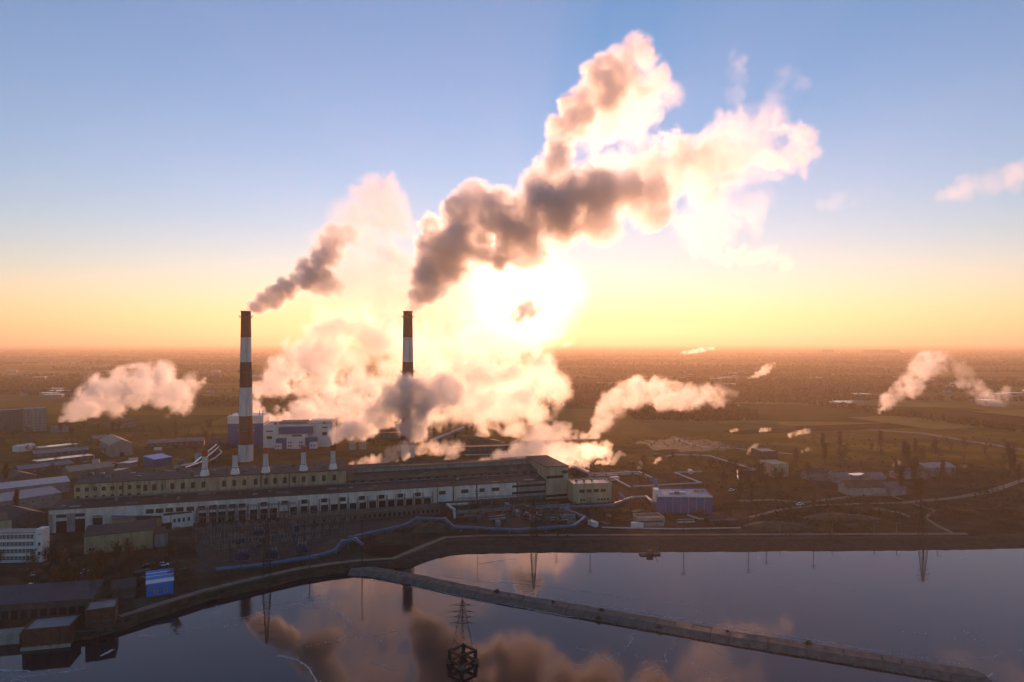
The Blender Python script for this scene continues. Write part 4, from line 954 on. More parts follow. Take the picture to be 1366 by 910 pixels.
# foam lines drifting on the water
def foam():
    rr = random.Random(12); mb = MB()
    LN = [([(-30,890),(0,893),(40,897),(90,892),(122,882),(150,866)],1.0,.9),([(-30,905),(0,902),(60,900),(112,893)],.7,.7),([(0,918),(20,905),(45,910)],.6,.6),
          ([(185,849),(215,846),(270,838),(330,823),(350,812),(400,802),(428,794)],.4,.8),([(300,836),(345,824),(385,811),(420,801)],.35,.6),([(385,866),(420,860),(445,853),(462,840),(466,828),(456,819)],.4,.6),
          ([(520,843),(500,858),(491,869),(500,884),(527,895)],.5,.75),([(430,858),(470,852),(510,846),(530,842)],.3,.5),([(370,875),(395,880),(415,893),(425,912)],.4,.5),
          ([(770,863),(795,872),(812,885),(800,893)],.5,.7),([(808,880),(840,862),(845,850)],.4,.5),([(860,905),(885,893),(930,895),(950,908)],.5,.5),
          ([(1195,842),(1240,846),(1290,853),(1320,850)],.4,.5),([(1280,840),(1300,850),(1325,865)],.4,.4),([(690,745),(660,749),(640,752)],.3,.5),([(590,768),(640,776),(700,779),(760,786),(850,800)],.3,.6)]
    lower = [(500,770.5),(560,784),(620,797),(680,808),(760,822),(830,833),(900,845),(1000,862),(1076,874),(1150,887),(1230,900)]; upper = [(690,787),(760,801),(830,813),(900,824),(1000,841),(1076,853),(1150,865),(1230,877),(1290,888)]
    LN += [(lower,.55,.95),(upper,.35,.7),([(1255,884),(1300,890),(1322,898),(1318,908),(1290,914)],.7,.95)]
    for (P_, w, keep) in LN:
        P = resample([gp(x,y,WATER) for x, y in P_], 1.1); ph = rr.uniform(0,9); prev = None
        for i, p in enumerate(P):
            t = (P[min(i+1,len(P)-1)]-P[max(i-1,0)]).normalized(); n = Vector((-t.y,t.x,0)); off = n*(.5*math.sin(i*.23+ph)+.3*math.sin(i*.71+ph))*min(1,w*1.5)
            ww = 1.3*w*(.35+.65*abs(math.sin(i*.11+ph)*math.sin(i*.047+2*ph)))*rr.uniform(.8,1.2); cur = (p+off-n*ww*.5+Vector((0,0,.03)), p+off+n*ww*.5+Vector((0,0,.03)))
            if prev and math.sin(i*.045+ph*1.7)+.5*math.sin(i*.13+ph) < keep*2.2-.9: mb.quad(prev[0],cur[0],cur[1],prev[1])
            prev = cur
            if rr.random() < .35:
                q = p+off+n*rr.gauss(0,1.2)*w+Vector((0,0,.025)); r = rr.uniform(.08,.3); mb.quad(q+Vector((-r,-r,0)),q+Vector((r,-r*.6,0)),q+Vector((r*.8,r,0)),q+Vector((-r,r*.7,0)))
    o = tag(mb.build('foam', pm('foam', (.50,.49,.50), var=.5, scale=1.5, spec=.2)), 'thin pale foam lines drifting on the dark water', 'foam'); o['kind'] = 'stuff'
foam()
# clutter of the yards
def tank(px, py, r, h, label, group):
    t = thing('storage_tank', label, 'tank', gp(px,py), 0, group); MB().lathe([(r,0),(r,h)],20).build('shell', PALEP, t, True); MB().lathe([(r+.08,h),(r+.08,h+.25),(0,h+r*.28)],20).build('lid', GREYROOF, t)
    MB().tube((r*.7,-r*.75,0),(r*.7,-r*.75,h+.8),.08,n=5).build('ladder', STEEL, t)
for px, py, r, h in ((265,614,3,5),(275,613,3,5),(236,629,2,4),(128,622,2.5,5),(470,600,3,6),(484,599,3,6)): tank(px,py,r,h,'small pale storage tank in the yards behind the cream block','small yard tanks')
CONT = {}
def container(px, py, rz, mat, label, group):
    t = thing('shipping_container', label, 'container', gp(px,py), rz, group)
    if mat.name not in CONT:
        b1 = MB().box(0,6,0,2.4,.15,2.6)
        for i in range(14): b1.box(.2+.42*i,.38+.42*i,-.05,0,.3,2.45)
        CONT[mat.name] = (b1.mesh('shell', mat), MB().box(6,6.06,.1,2.3,.25,2.5).mesh('door', mat))
    link('shell', CONT[mat.name][0], t); link('door', CONT[mat.name][1], t)
rc = random.Random(51); RUSTC = pm('rust_paint', (.12,.05,.03), var=.4, scale=.8); GREENC = pm('green_paint', (.04,.055,.04), var=.4, scale=.8)
for k in range(26):
    px, py = rc.uniform(60,250), rc.uniform(600,645)
    if py > 628 and px > 90: continue
    container(px, py, rc.choice((.2,.25,1.7)), rc.choice((RUSTC,GREENC,GREYWALL,BWHITE)), 'small steel container lying in the left yards', 'containers in the left yards')
for k in range(22): container(rc.uniform(600,770), rc.uniform(679,703), rc.choice((.25,.3,1.8)), rc.choice((RUSTC,GREENC,GREYWALL,DCONC)), 'small steel container on the yard before the right end of the hall', 'containers before the hall')
for k in range(16): container(rc.uniform(780,1000), rc.uniform(606,650) if k % 2 else rc.uniform(688,708), rc.uniform(0,3), rc.choice((RUSTC,GREENC,GREYWALL,BWHITE)), 'small steel container on the plain around the pale pipes', 'containers on the plain')
for k in range(14): container(rc.uniform(20,230), rc.uniform(748,782), rc.uniform(0,3), rc.choice((RUSTC,GREENC,DCONC)), 'small dark container in the shadowed yard at lower left', 'containers at lower left')
def pipe_stack(px, py, rz, label, group):
    t = thing('pipe_stack', label, 'pipe stack', gp(px,py), rz, group)
    for j, n in ((0,5),(1,4),(2,3)):
        for i in range(n): MB().tube((0,(i+.5*j)*.85,.42+.74*j),(9,(i+.5*j)*.85,.42+.74*j),.42,n=8).build('pipe', PALEP if (i+j) % 2 else RUSTC, t)
for px, py in ((655,696),(700,690),(735,697),(905,700),(150,622),(110,618)): pipe_stack(px,py,rc.uniform(0,.6), 'stack of steel pipes lying in the yards', 'stacked steel pipes')
# vents and ducts on the long white hall's roof
for i in range(34):
    x = L2*(i+.5)/34+rc.uniform(-2,2); y = rc.uniform(3,15); w = rc.uniform(.4,1.1); MB().box(-w,w,-w*.8,w*.8,0,rc.uniform(.5,1.6)).build('roof_vent', rc.choice((GREYROOF,DCONC,BROWNROOF)), hall).location = (x,y,HW+.3+1.3*y/17)
for i in range(40):
    x = rc.uniform(5,L2-12); y = rc.uniform(.5,12); w, d = rc.uniform(1.5,7), rc.uniform(1,4); f_ = lambda yy: HW+.31+1.35*(yy+.5)/17.7
    MB().hexa([(x,y,f_(y)),(x+w,y,f_(y)),(x+w,y+d,f_(y+d)),(x,y+d,f_(y+d))]+[(x,y,f_(y)+.05+.002*i),(x+w,y,f_(y)+.05+.002*i),(x+w,y+d,f_(y+d)+.05+.002*i),(x,y+d,f_(y+d)+.05+.002*i)]).build('roof_patch', rc.choice((GREYROOF,BROWNROOF,TAR,DCONC)), hall)
for i in range(30):
    x = rc.uniform(2,L3-10); y = rc.uniform(.5,17); w, d = rc.uniform(1.5,7), rc.uniform(1,4); f_ = lambda yy: HB+.31+1.6*(yy+.4)/22.8
    MB().hexa([(x,y,f_(y)),(x+w,y,f_(y)),(x+w,y+d,f_(y+d)),(x,y+d,f_(y+d))]+[(x,y,f_(y)+.05+.002*i),(x+w,y,f_(y)+.05+.002*i),(x+w,y+d,f_(y+d)+.05+.002*i),(x,y+d,f_(y+d)+.05+.002*i)]).build('roof_patch', rc.choice((GREYROOF,BROWNROOF,TAR,DCONC)), boil)
MB().tube((10,13,HW+2.1),(L2-10,13,HW+2.1),.3,n=8).build('roof_duct', GREYROOF, hall)

# bushes on the dike
def bush(p, r, seed, lab):
    rr = random.Random(seed); cr = MB()
    for _ in range(220):
        d = Vector((rr.gauss(0,1),rr.gauss(0,1),abs(rr.gauss(0,1))*.9)).normalized()*r*rr.uniform(.3,1); w = Vector((rr.gauss(0,1),rr.gauss(0,1),rr.gauss(0,1))).normalized()*r*.13
        cr.tri(d-w, d+w, d*1.2+Vector((0,0,r*.2)))
    st_ = MB()
    for _ in range(5): st_.tube((0,0,-.2),(rr.uniform(-.5,.5)*r,rr.uniform(-.5,.5)*r,r*.8),.04,.02,n=3)
    t = thing('bush', lab, 'bush', p); cr.build('foliage', BUSHM, t); st_.build('stem', TRUNK, t)
for k, (px, py, r, z, lab) in enumerate(((738,803.5,.7,-1.2,'tiny bush on the dike crest, first from the bank end'),(803,814.5,.9,-1.2,'small bush on the far edge of the dike'),(798,826,1.0,-2.6,'dark bush at the near foot of the dike'),(880,838,1.1,-2.4,'dark tuft at the dike slope where slabs show a crack'),(1078,859.5,1.2,-1.2,'dark round bush on the dike crest, nearest the tip'),(970,843,.7,-1.2,'tiny bush on the dike crest left of the round one'),(663,790,1.1,-1.2,'pointed bush on the dike above the water pylon'))):
    bush(gp(px,py,z), r, 40+k, lab)
# far woods: one mass
rng = np.random.default_rng(5)
phi = (1+5**.5)/2
ICO = np.array([(-1,phi,0),(1,phi,0),(-1,-phi,0),(1,-phi,0),(0,-1,phi),(0,1,phi),(0,-1,-phi),(0,1,-phi),(phi,0,-1),(phi,0,1),(-phi,0,-1),(-phi,0,1)])/1.9
ICOF = np.array([(0,11,5),(0,5,1),(0,1,7),(0,7,10),(0,10,11),(1,5,9),(5,11,4),(11,10,2),(10,7,6),(7,1,8),(3,9,4),(3,4,2),(3,2,6),(3,6,8),(3,8,9),(4,9,5),(2,4,11),(6,2,10),(8,6,7),(9,8,1)])
def clumpy(x, y):
    return np.sin(x*.0041+1.7*np.sin(y*.0023))+np.sin(y*.0063+1.3*np.sin(x*.0031+2))+.7*np.sin(x*.011+y*.013)
def wood(name, n, d0, d1, thr, hmin, hmax, seed):
    rg = np.random.default_rng(seed); m_ = n*6
    d = d0*(d1/d0)**rg.random(m_); x = (rg.random(m_)*2-1)*d*.82
    ok = ((clumpy(x,d) > thr+.45) | (np.abs(np.sin(d*.0052+.6*np.sin(x*.0016))) < .05) | (np.abs(np.sin(x*.0044+d*.0011)) < .03)) & ~((d < 1000) & (np.abs(x+180) < 330)); x, d = x[ok][:n], d[ok][:n]; k = len(x)
    h = rg.uniform(hmin,hmax,k)*(1+.25*(d > 2500)); w = h*rg.uniform(.5,.9,k)*(1+d/4000)
    V = ICO[None]*np.stack([w*.5,w*.5,h*.55],1)[:,None,:]*rg.uniform(.65,1.25,(k,12,1)); V += np.stack([x,d,h*.5],1)[:,None,:]
    Fq = ICOF[None]+np.arange(k)[:,None,None]*12
    me = bpy.data.meshes.new(name); me.from_pydata(V.reshape(-1,3).tolist(), [], Fq.reshape(-1,3).tolist()); me.materials.append(FOREST)
    o = tag(link(name, me), 'distant brown woods and hedges spread over the hazy plain', 'woodland'); o['kind'] = 'stuff'
wood('far_woodland', 30000, 700, 9000, -.1, 4, 10, 7)
# fields of the plain
rfz = random.Random(64); FM = [pm('field_straw', (.30,.20,.06), var=.3, scale=.02, spec=0), pm('field_plough', (.06,.042,.02), var=.3, scale=.02, spec=0), pm('field_green', (.075,.075,.022), var=.3, scale=.02, spec=0), pm('field_stubble', (.20,.135,.045), var=.3, scale=.02, spec=0)]
for k in range(46):
    px = rfz.choice((rfz.uniform(820,1400), rfz.uniform(820,1400), rfz.uniform(-30,330))); py = rfz.uniform(474,566); c = gp(px,py); a = rfz.choice((.1,.25,-.15)); w, d = c.y*rfz.uniform(.06,.2), c.y*rfz.uniform(.04,.16)
    if c.y < 700 and px < 700: continue
    u, v = Vector((math.cos(a),math.sin(a),0)), Vector((-math.sin(a),math.cos(a),0)); z = Vector((0,0,.06+.012*k+c.y*2e-5))
    MB().quad(c-u*w-v*d+z, c+u*w*rfz.uniform(.7,1.1)-v*d+z, c+u*w+v*d*rfz.uniform(.8,1.1)+z, c-u*w*rfz.uniform(.7,1.1)+v*d+z).build('field', FM[k % 4])['kind'] = 'structure'
# far houses in hamlets over the plain
rh = random.Random(77)
HM = [MB().box(-6,6,-4,4,0,4).mesh('wall', DULLW), MB().box(-14,14,-6,6,0,7).mesh('wall', GREYWALL)]
rf = MB(); rf.hexa([(-6.4,-4.4,4),(6.4,-4.4,4),(6.4,0,6.6),(-6.4,0,6.6),(-6.4,-4.4,4.2),(6.4,-4.4,4.2),(6.4,0,6.8),(-6.4,0,6.8)]); rf.hexa([(6.4,4.4,4),(-6.4,4.4,4),(-6.4,0,6.6),(6.4,0,6.6),(6.4,4.4,4.2),(-6.4,4.4,4.2),(-6.4,0,6.8),(6.4,0,6.8)])
rf2 = MB().box(-14.3,14.3,-6.3,6.3,7,7.6)
RM = [rf.mesh('roof', REDROOF), rf2.mesh('roof', METALROOF)]
for i in range(110):
    hx, hy = rh.choice(((40,505),(70,530),(250,525),(130,492),(300,500)) if i % 2 else ((940,505),(1110,515),(1130,540),(1260,520),(1340,530),(1010,495)))
    px, py = hx+rh.gauss(0,26), hy+rh.gauss(0,5)
    k = 0 if rh.random() < .7 else 1
    t = thing('far_house', 'tiny far house on the hazy plain at the left' if i % 2 else 'tiny far house on the hazy plain at the right', 'house', gp(px,py), rh.uniform(-.5,.5), 'far houses left' if i % 2 else 'far houses right')
    link('wall', HM[k], t); link('roof', RM[k], t)

# ------------------------------------------------------------------ smoke and steam
def volmat(name, density, color, g):
    m = bpy.data.materials.new(name); m.use_nodes = True; n = m.node_tree.nodes; n.clear()
    o = n.new('ShaderNodeOutputMaterial'); v = n.new('ShaderNodeVolumePrincipled')
    v.inputs['Color'].default_value = (*color, 1); v.inputs['Density'].default_value = density; v.inputs['Anisotropy'].default_value = g
    m.node_tree.links.new(v.outputs[0], o.inputs['Volume']); return m
def value_noise(rng, shape, f):
    ax, dims = [], []
    for n in shape:
        p = np.arange(n)*f+rng.random(); i = np.floor(p).astype(int); t = p-i; ax.append((i, (t*t*t*(t*(t*6-15)+10)).astype(np.float32))); dims.append(i.max()+2)
    L = rng.random(dims).astype(np.float32)
    for a in range(3):
        i, t = ax[a]; sh = [1,1,1]; sh[a] = -1; t = t.reshape(sh); L = np.take(L,i,axis=a)*(1-t)+np.take(L,i+1,axis=a)*t
    return L
def fbm(rng, shape, vox, scale, octs, billow=True, gain=.55):
    out = np.zeros(shape, np.float32); amp, tot = 1.0, 0.0
    for k in range(octs):
        f = vox/scale*(2.03**k)
        if f > .75: break
        n = value_noise(rng, shape, f)*2-1
        if billow: n = 1-2.6*np.abs(n)
        out += amp*n; tot += amp; amp *= gain
    return out/tot
def fog_group():
    ng = bpy.data.node_groups.new('fog_from_samples', 'GeometryNodeTree')
    ng.interface.new_socket('Geometry', in_out='INPUT', socket_type='NodeSocketGeometry')
    for nm, t in (('Obj','Object'),('Min','Vector'),('Max','Vector'),('RX','Int'),('RY','Int'),('RZ','Int'),('Vox','Float'),('Mat','Material')): ng.interface.new_socket(nm, in_out='INPUT', socket_type='NodeSocket'+t)
    ng.interface.new_socket('Geometry', in_out='OUTPUT', socket_type='NodeSocketGeometry')
    N, L = ng.nodes.new, ng.links.new
    gi, go, vc, sm = N('NodeGroupInput'), N('NodeGroupOutput'), N('GeometryNodeVolumeCube'), N('GeometryNodeSetMaterial')
    at = N('GeometryNodeInputNamedAttribute'); at.data_type = 'FLOAT'; at.inputs[0].default_value = 'density'
    si = N('GeometryNodeSampleIndex'); si.data_type = 'FLOAT'; si.domain = 'POINT'; si.clamp = True
    pos, sub, dv_, cv, sx, oi = N('GeometryNodeInputPosition'), N('ShaderNodeVectorMath'), N('ShaderNodeVectorMath'), N('ShaderNodeCombineXYZ'), N('ShaderNodeSeparateXYZ'), N('GeometryNodeObjectInfo')
    sub.operation = 'SUBTRACT'; dv_.operation = 'DIVIDE'
    L(pos.outputs[0], sub.inputs[0]); L(gi.outputs['Min'], sub.inputs[1]); L(sub.outputs[0], dv_.inputs[0])
    for k in range(3): L(gi.outputs['Vox'], cv.inputs[k])
    L(cv.outputs[0], dv_.inputs[1]); L(dv_.outputs[0], sx.inputs[0])
    def ro(s):
        m = N('FunctionNodeFloatToInt'); m.rounding_mode = 'ROUND'; L(s, m.inputs[0]); return m.outputs[0]
    def im(op, a, b):
        m = N('FunctionNodeIntegerMath'); m.operation = op; L(a, m.inputs[0]); L(b, m.inputs[1]); return m.outputs[0]
    ix, iy, iz = (ro(sx.outputs[k]) for k in range(3))
    i = im('ADD', im('MULTIPLY', im('ADD', im('MULTIPLY', ix, gi.outputs['RY']), iy), gi.outputs['RZ']), iz)
    L(gi.outputs['Obj'], oi.inputs[0]); L(oi.outputs['Geometry'], si.inputs['Geometry']); L(at.outputs[0], si.inputs['Value']); L(i, si.inputs['Index']); L(si.outputs[0], vc.inputs['Density'])
    for a in ('Min','Max'): L(gi.outputs[a], vc.inputs[a])
    for a in 'XYZ': L(gi.outputs['R'+a], vc.inputs['Resolution '+a])
    L(vc.outputs[0], sm.inputs['Geometry']); L(gi.outputs['Mat'], sm.inputs['Material']); L(sm.outputs[0], go.inputs[0])
    return ng, {s.name: s.identifier for s in ng.interface.items_tree if s.in_out == 'INPUT'}
FOG, FID = fog_group()
def plume(name, label, blobs, vox, mat, seed=0, scale=30, amp=.6, gain=4.0, octs=7, thr=.0, cat='smoke', wisp=0.0, fgain=.55, solid=0.0):
    """blobs (x, y, z, radius, weight): their union is eroded and swollen by billowing noise and sampled as a fog volume"""
    B = np.array(blobs, np.float32); lo = (B[:,:3]-B[:,3:4]).min(0); hi = (B[:,:3]+B[:,3:4]).max(0); lo[2] = max(lo[2], -2.0)
    n = np.ceil((hi-lo)/vox).astype(int)+1; hi = lo+(n-1)*vox
    Fd = np.full(n, -1, np.float32); W = np.zeros(n, np.float32); axs = [lo[k]+np.arange(n[k])*vox for k in range(3)]
    for x, y, z, r, wt in blobs:
        sl, dd = [], []
        for k, cc in enumerate((x,y,z)):
            a = max(0, int((cc-r-lo[k])/vox)); b = min(n[k], int((cc+r-lo[k])/vox)+2); sl.append(slice(a,b)); dd.append(((axs[k][a:b]-cc)/r)**2)
        d = 1-np.sqrt(dd[0][:,None,None]+dd[1][None,:,None]+dd[2][None,None,:]); s = tuple(sl); cur = Fd[s]; d = np.where(d > 0, d+solid*max(0.0, 1-r/9.0), d); 
        W[s] = np.maximum(W[s], np.where(d > -.2, wt*np.clip(.4+d*2,0,1), 0)); Fd[s] = np.maximum(cur, d)
    rng = np.random.default_rng(seed); sh = tuple(n)
    nz = fbm(rng, sh, vox, scale, octs, True, fgain)
    # bend the noise so that it does not line up with the grid
    ij = np.ix_(*[np.arange(k) for k in sh]); a_ = scale*.32/vox
    wp = [np.clip(ij[k]+(value_noise(rng, sh, vox/scale*.8)-.5)*2*a_+(value_noise(rng, sh, vox/scale*2.1)-.5)*a_, 0, sh[k]-1).astype(np.int32) for k in range(3)]
    nz = nz[wp[0], wp[1], wp[2]]
    D = np.clip((Fd-thr+amp*(nz-.25))*gain, 0, 1)
    if wisp: D *= np.clip(.5+wisp*fbm(rng, sh, vox, scale*1.6, 4, False), 0, 1)
    D = D*W; D[Fd <= -1] = 0
    D[0] = D[-1] = 0; D[:,0] = D[:,-1] = 0; D[:,:,0] = D[:,:,-1] = 0; D[D < .003] = 0
    me = bpy.data.meshes.new(name+'_samples'); me.vertices.add(D.size); me.attributes.new('density','FLOAT','POINT').data.foreach_set('value', D.ravel())
    src = bpy.data.objects.new(name+'_samples', me)
    vd = bpy.data.volumes.new(name); vd.materials.append(mat); ob = link(name, vd); tag(ob, label, cat)
    md = ob.modifiers.new('fog', 'NODES'); md.node_group = FOG
    md[FID['Min']] = [float(v) for v in lo]; md[FID['Max']] = [float(v) for v in hi]
    for k, a in enumerate('XYZ'): md[FID['R'+a]] = int(n[k])
    md[FID['Vox']] = float(vox); md[FID['Obj']] = src; md[FID['Mat']] = mat
    return ob
def trail(pts, seed, n=10, jit=.72, rs=(.3,.62), flat=1.0):
    """pts (column, row, distance, radius in px at that distance, weight) along the plume -> blobs"""
    rnd = random.Random(seed); out = []
    for a, b in zip(pts, pts[1:]):
        A_, B_ = sp(*a[:3]), sp(*b[:3]); ra, rb_ = a[3]/FPX*a[2], b[3]/FPX*b[2]; k = max(2, int((B_-A_).length/(.5*(ra+rb_))*1.6))
        for i in range(k):
            t = i/k; c = A_.lerp(B_, t); r = ra+(rb_-ra)*t; w = a[4]+(b[4]-a[4])*t
            for _ in range(n):
                v = Vector((rnd.gauss(0,1),rnd.gauss(0,1)*flat,rnd.gauss(0,1))).normalized()*r*jit*rnd.random()**.4
                q = c+v; out.append((q.x,q.y,q.z,r*rnd.uniform(*rs)*1.2,w))
    return out
SMOKE = volmat('smoke', .12, (.97,.955,.945), .55)
DENSE = volmat('dense_smoke', .25, (.97,.95,.94), .5)
TAIL = volmat('torn_smoke', .06, (.98,.965,.955), .55)
STEAM = volmat('steam', .085, (.988,.978,.965), .57)
WISP = volmat('thin_steam', .014, (.985,.98,.975), .6)
PUFF = volmat('small_steam', .09, (.988,.98,.97), .72)
VAPOUR = volmat('vapour', .028, (.985,.975,.965), .4)
VEIL = volmat('sun_glare', .0008, (.99,.985,.98), .92)  # strongly forward scattering, for the added glare veil only
GLOW = volmat('sunlit_steam', .05, (.988,.98,.97), .64)
# right chimney
b = trail([(545,417,560,6,1.6),(551,409,560,9,1.6),(558,398,560,15,1.4),(570,380,562,24,1.2),(584,352,565,32,1.1),(602,312,568,44,1),(645,290,574,42,1),(664,318,578,46,1),(708,300,585,48,.9),(748,275,592,52,.8),(800,275,600,56,.6),(850,270,610,52,.5),(885,275,616,42,.4)], 1)
b += trail([(705,290,585,38,.9),(732,240,592,34,.9),(752,190,598,27,.9),(772,140,604,27,.9),(810,100,608,37,.8),(850,88,612,33,.5),(880,118,614,26,.25)], 2)
plume('smoke_plume', 'great billowing smoke plume drifting right from the right chimney', b, 1.2, DENSE, 3, 30, 1.05, 6.5, wisp=.35, fgain=.66, solid=.9)
b = trail([(800,240,606,50,1),(850,215,612,54,1.4),(905,215,620,54,1.8),(950,230,628,50,.8),(1000,190,636,48,.6),(1045,230,642,42,.5)], 3)+trail([(1050,195,645,34,2.0),(1080,205,650,36,2.4)], 4)
b += trail([(770,215,606,34,.6),(805,180,608,44,.7),(850,140,612,40,.6),(885,120,614,26,.5)], 36)+trail([(930,300,630,44,.35),(980,280,636,44,.3),(1030,270,640,34,.25)], 37)
plume('smoke_plume', 'torn bright tail of the great plume spreading to the upper right', b, 1.5, TAIL, 43, 40, 1.0, 4.5, wisp=1.1, fgain=.66)
plume('smoke_wisp', 'upright violet wisp with a bright cap above the great plume', trail([(978,145,640,12,.9),(985,100,640,17,.8),(982,64,640,14,2.2)],5), 1.3, WISP, 5, 20, .8, 2.2, wisp=1.1, fgain=.62)
plume('smoke_wisp', 'hooked violet wisp at the upper right end of the great plume', trail([(1036,150,650,16,1.1),(1048,112,650,22,1.1),(1085,116,650,13,.8)],6), 1.3, WISP, 51, 20, .8, 2.2, wisp=1.1, fgain=.62)
plume('smoke_wisp', 'small orange smoke wisp right below the great plume', trail([(955,346,650,10,1),(985,340,650,16,1.2),(1020,342,650,17,1),(1058,354,650,16,.6)],7), 1.2, TAIL, 6, 18, .9, 3.5, wisp=.8, fgain=.62)
plume('smoke_wisp', 'pale wisp high in the sky at the right edge', trail([(1260,262,800,12,.9),(1300,245,800,20,1.1),(1340,240,800,18,1),(1390,225,800,24,1.2)],8), 2.2, WISP, 7, 36, .8, 2.5, wisp=1)
plume('smoke_wisp', 'faint pale wisp in the sky right of the great plume', trail([(1100,275,800,12,.6),(1150,258,800,16,.8),(1185,250,800,12,.6)],9), 2.2, WISP, 52, 34, .8, 2.5, wisp=1)
# left chimney
plume('smoke_plume', 'dark smoke plume bending right from the left chimney top', trail([(329,415,542,5,2.6),(336,410,542,8,2.6),(346,404,542,13,2.4),(372,393,544,16,2.2),(400,374,546,20,2),(430,354,549,24,1.8),(447,326,552,26,1.2),(472,305,555,22,.5)],11)+trail([(425,370,549,18,1.4),(455,390,551,10,1.2)],12), 1.1, SMOKE, 8, 16, .85, 5, fgain=.62, solid=.8)
plume('steam_cloud', 'pale pink steam veil rising between the two chimneys', trail([(440,360,620,40,.8),(475,305,626,46,1.0),(508,268,632,42,1.3),(540,300,638,36,.9)],13)+trail([(470,370,620,55,.8),(520,370,640,64,.9),(580,400,660,64,.9),(620,400,670,60,.9)],14), 1.9, VAPOUR, 9, 30, 1.0, 4, wisp=.8, fgain=.64)
# low steam
plume('steam_cloud', 'steam bank behind the left chimney drifting towards the sun', trail([(342,520,600,12,1),(366,508,604,22,1),(390,490,608,28,1),(425,468,614,32,.9),(442,438,620,30,.8),(480,440,626,38,.55),(530,440,632,44,.45)],15)+trail([(400,510,610,22,.8),(450,500,620,32,.6),(500,490,630,36,.5)],30), 1.6, STEAM, 10, 20, 1.05, 4.5, fgain=.64)
plume('steam_cloud', 'low white steam behind the wide white boiler house', trail([(346,548,660,16,.9),(375,562,660,18,1),(405,557,662,24,1),(440,545,664,24,1),(480,540,668,26,.9),(530,525,672,32,.7)],16), 1.6, STEAM, 11, 18, 1.0, 4.5, fgain=.64)
plume('steam_cloud', 'dense blue grey steam ball in front of the right chimney foot', trail([(449,580,536,10,2),(470,572,536,16,2),(495,565,538,20,2),(512,545,540,26,2),(540,530,542,28,2.2),(550,562,544,24,2.6),(566,525,546,28,1.6),(600,522,550,30,.7)],17), 1.2, STEAM, 12, 14, .75, 5, fgain=.6)
plume('steam_cloud', 'broad glowing steam field spreading under the sun', trail([(540,470,690,48,.6),(600,470,700,54,.7),(660,450,710,52,.8),(715,440,720,46,.8),(745,410,730,34,.45)],18)+trail([(560,555,650,32,.7),(620,545,670,42,.9),(690,535,690,48,.9),(745,515,710,44,.8)],19), 1.9, GLOW, 13, 26, 1.05, 4.5, wisp=.7, fgain=.64)
plume('steam_cloud', 'thick rosy steam folds right of the right chimney', trail([(575,540,600,26,.8),(610,520,610,34,1),(650,515,620,36,.9),(700,505,630,36,.8),(735,480,640,28,.7)],31)+trail([(590,480,620,30,.6),(640,470,630,36,.6),(690,465,640,34,.6)],34), 1.4, STEAM, 33, 18, 1.1, 5, wisp=.6, fgain=.64)
plume('glare_veil', 'added thin veil that makes the white glare around the low sun', trail([(650,410,760,70,.7),(700,395,760,80,1),(740,385,760,70,.8)],35), 4, VEIL, 35, 60, .5, 1.4, 4)  # added volume, not a steam source: spreads sunlight into a compact white core
plume('steam_puff', 'small dark steam puff right in front of the sun', trail([(690,426,640,15,1.5),(704,412,640,18,1.8),(720,408,640,13,1.3)],20), .9, STEAM, 14, 10, .95, 4.5, fgain=.64)
plume('steam_cloud', 'flame lit steam rising behind the white hall, right of centre', trail([(606,641,425,3,1),(622,626,430,8,1),(650,622,440,12,1),(690,610,455,21,.9),(730,602,470,24,.8),(775,606,490,18,.6),(815,598,520,10,.4)],21)+trail([(638,637,425,3,1),(665,630,432,7,1),(700,615,445,11,.8)],22)+trail([(576,633,440,3,.8),(597,622,446,7,.8),(606,600,460,9,.8)],23)+trail([(690,600,470,12,.7),(720,580,480,14,.6),(760,570,500,12,.5)],32), .8, PUFF, 15, 9, .9, 4.5, fgain=.64)
plume('steam_cloud', 'flame lit steam tufts behind the machine hall, left of centre', trail([(470,620,470,5,.9),(500,614,480,9,1),(535,604,490,13,1),(548,590,500,9,.8)],24)+trail([(560,600,500,9,.7),(580,598,500,12,.8),(620,596,500,9,.6)],25), .8, PUFF, 16, 9, .9, 4.5, fgain=.64)
plume('steam_cloud', 'long curling steam ribbon reaching right across the plain', trail([(690,578,650,16,.6),(745,580,660,14,.7),(780,590,660,11,.9),(802,565,680,14,.9),(822,535,720,18,1),(850,520,760,21,.9),(895,528,800,20,.8),(930,528,820,16,.7),(978,527,840,14,.6)],26), 1.4, STEAM, 17, 16, 1.0, 3.8, wisp=.7, fgain=.64)
plume('steam_cloud', 'big rosy steam cloud over the trees at the left', trail([(84,562,800,8,1),(105,548,805,17,1),(135,530,810,24,1),(170,515,820,30,.9),(205,513,830,32,.8),(235,530,840,22,.6),(262,508,850,12,.3)],27), 1.7, STEAM, 18, 20, 1.0, 4.5, fgain=.64)
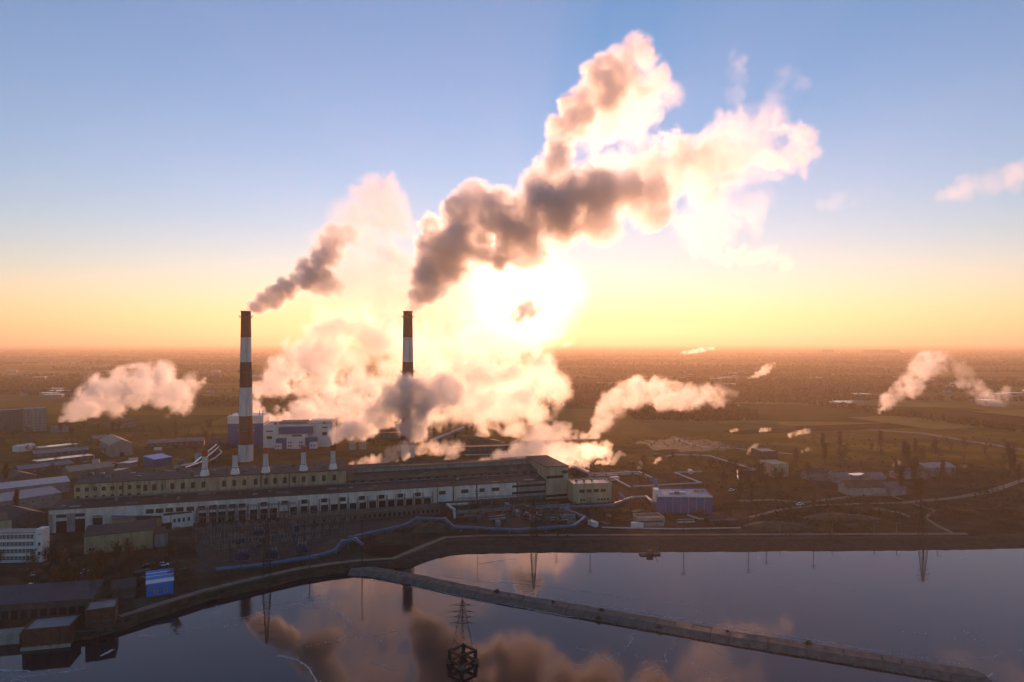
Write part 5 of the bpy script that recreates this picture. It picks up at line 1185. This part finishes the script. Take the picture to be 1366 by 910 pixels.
plume('steam_cloud', 'slanting steam column above the fields at the right', trail([(1171,549,860,4,1),(1185,532,880,11,1),(1215,515,900,16,1),(1235,485,920,18,.8),(1262,480,940,17,.5)],28), 1.6, STEAM, 19, 18, .95, 3.4, wisp=.8, fgain=.62)
plume('steam_cloud', 'drooping steam veil at the right edge beyond the slanting column', trail([(1278,486,1000,10,.3),(1295,512,1000,14,.5),(1330,540,1000,13,.6),(1345,520,1000,12,.4)],29), 1.7, STEAM, 53, 18, .95, 3.4, wisp=.8, fgain=.62)
for k, (pts, lab) in enumerate((([(796,617,3,1),(815,617,5,1),(825,606,4,.8),(836,606,2,.5)],'low flame lit steam lick right of the end block'), ([(853,624,3,1),(854,614,4,.7)],'little steam jet above the beige building'), ([(874,618,2.5,1),(881,611,4,.7)],'little steam jet behind the blue clad building'),
        ([(998,604,2.5,1),(1006,597,4,1),(1014,591,3.5,.6)],'steam jet beside the sunlit shed on the plain'), ([(1053,581,3,1),(1066,578,4,1),(1080,575,3,.6)],'low lying steam streak on the plain, rightmost of a row'), ([(1014,574,3,1),(1028,573,3.5,.8)],'low lying steam streak on the plain, middle of a row'), ([(975,575,2,1),(985,573,3,.6)],'low lying steam streak on the plain, leftmost of a row'),
        ([(1070,602,2,1),(1082,598,3,.6)],'small steam streak below the rightmost streak'), ([(1193,621,2,1),(1201,615,3,.6)],'small bright steam puff behind the right village'), ([(1284,622,2.5,1),(1292,621,3,.7)],'small bright steam puff at the right thicket'),
        ([(908,472,2,.6),(930,468,3,.5),(952,464,3,.4)],'faint far steam streak on the horizon right of the sun'), ([(1000,505,2,.4),(1020,494,5,.4),(1035,485,3,.3)],'faint far steam wisp above the right plain'), ([(266,512,5,.5),(276,507,6,.5)],'faint steam wisp left of the left chimney'))):
    d = min(2600, max(420, H*FPX/(pts[0][1]+4-HY)))
    plume('steam_puff', lab, trail([(x,y,d,r*1.2,w) for x,y,r,w in pts], 50+k, 5), max(.45, d*.0013), PUFF, 60+k, 9*d/600, .75, 3.2, 5, cat='steam', fgain=.6)

# ------------------------------------------------------------------ haze
hz = MB().box(-31000,31000,-200,27000,-6,415).build('haze', volmat('haze_air', 1.35e-4, (1.0,.78,.55), .44)); hz['kind'] = 'stuff'
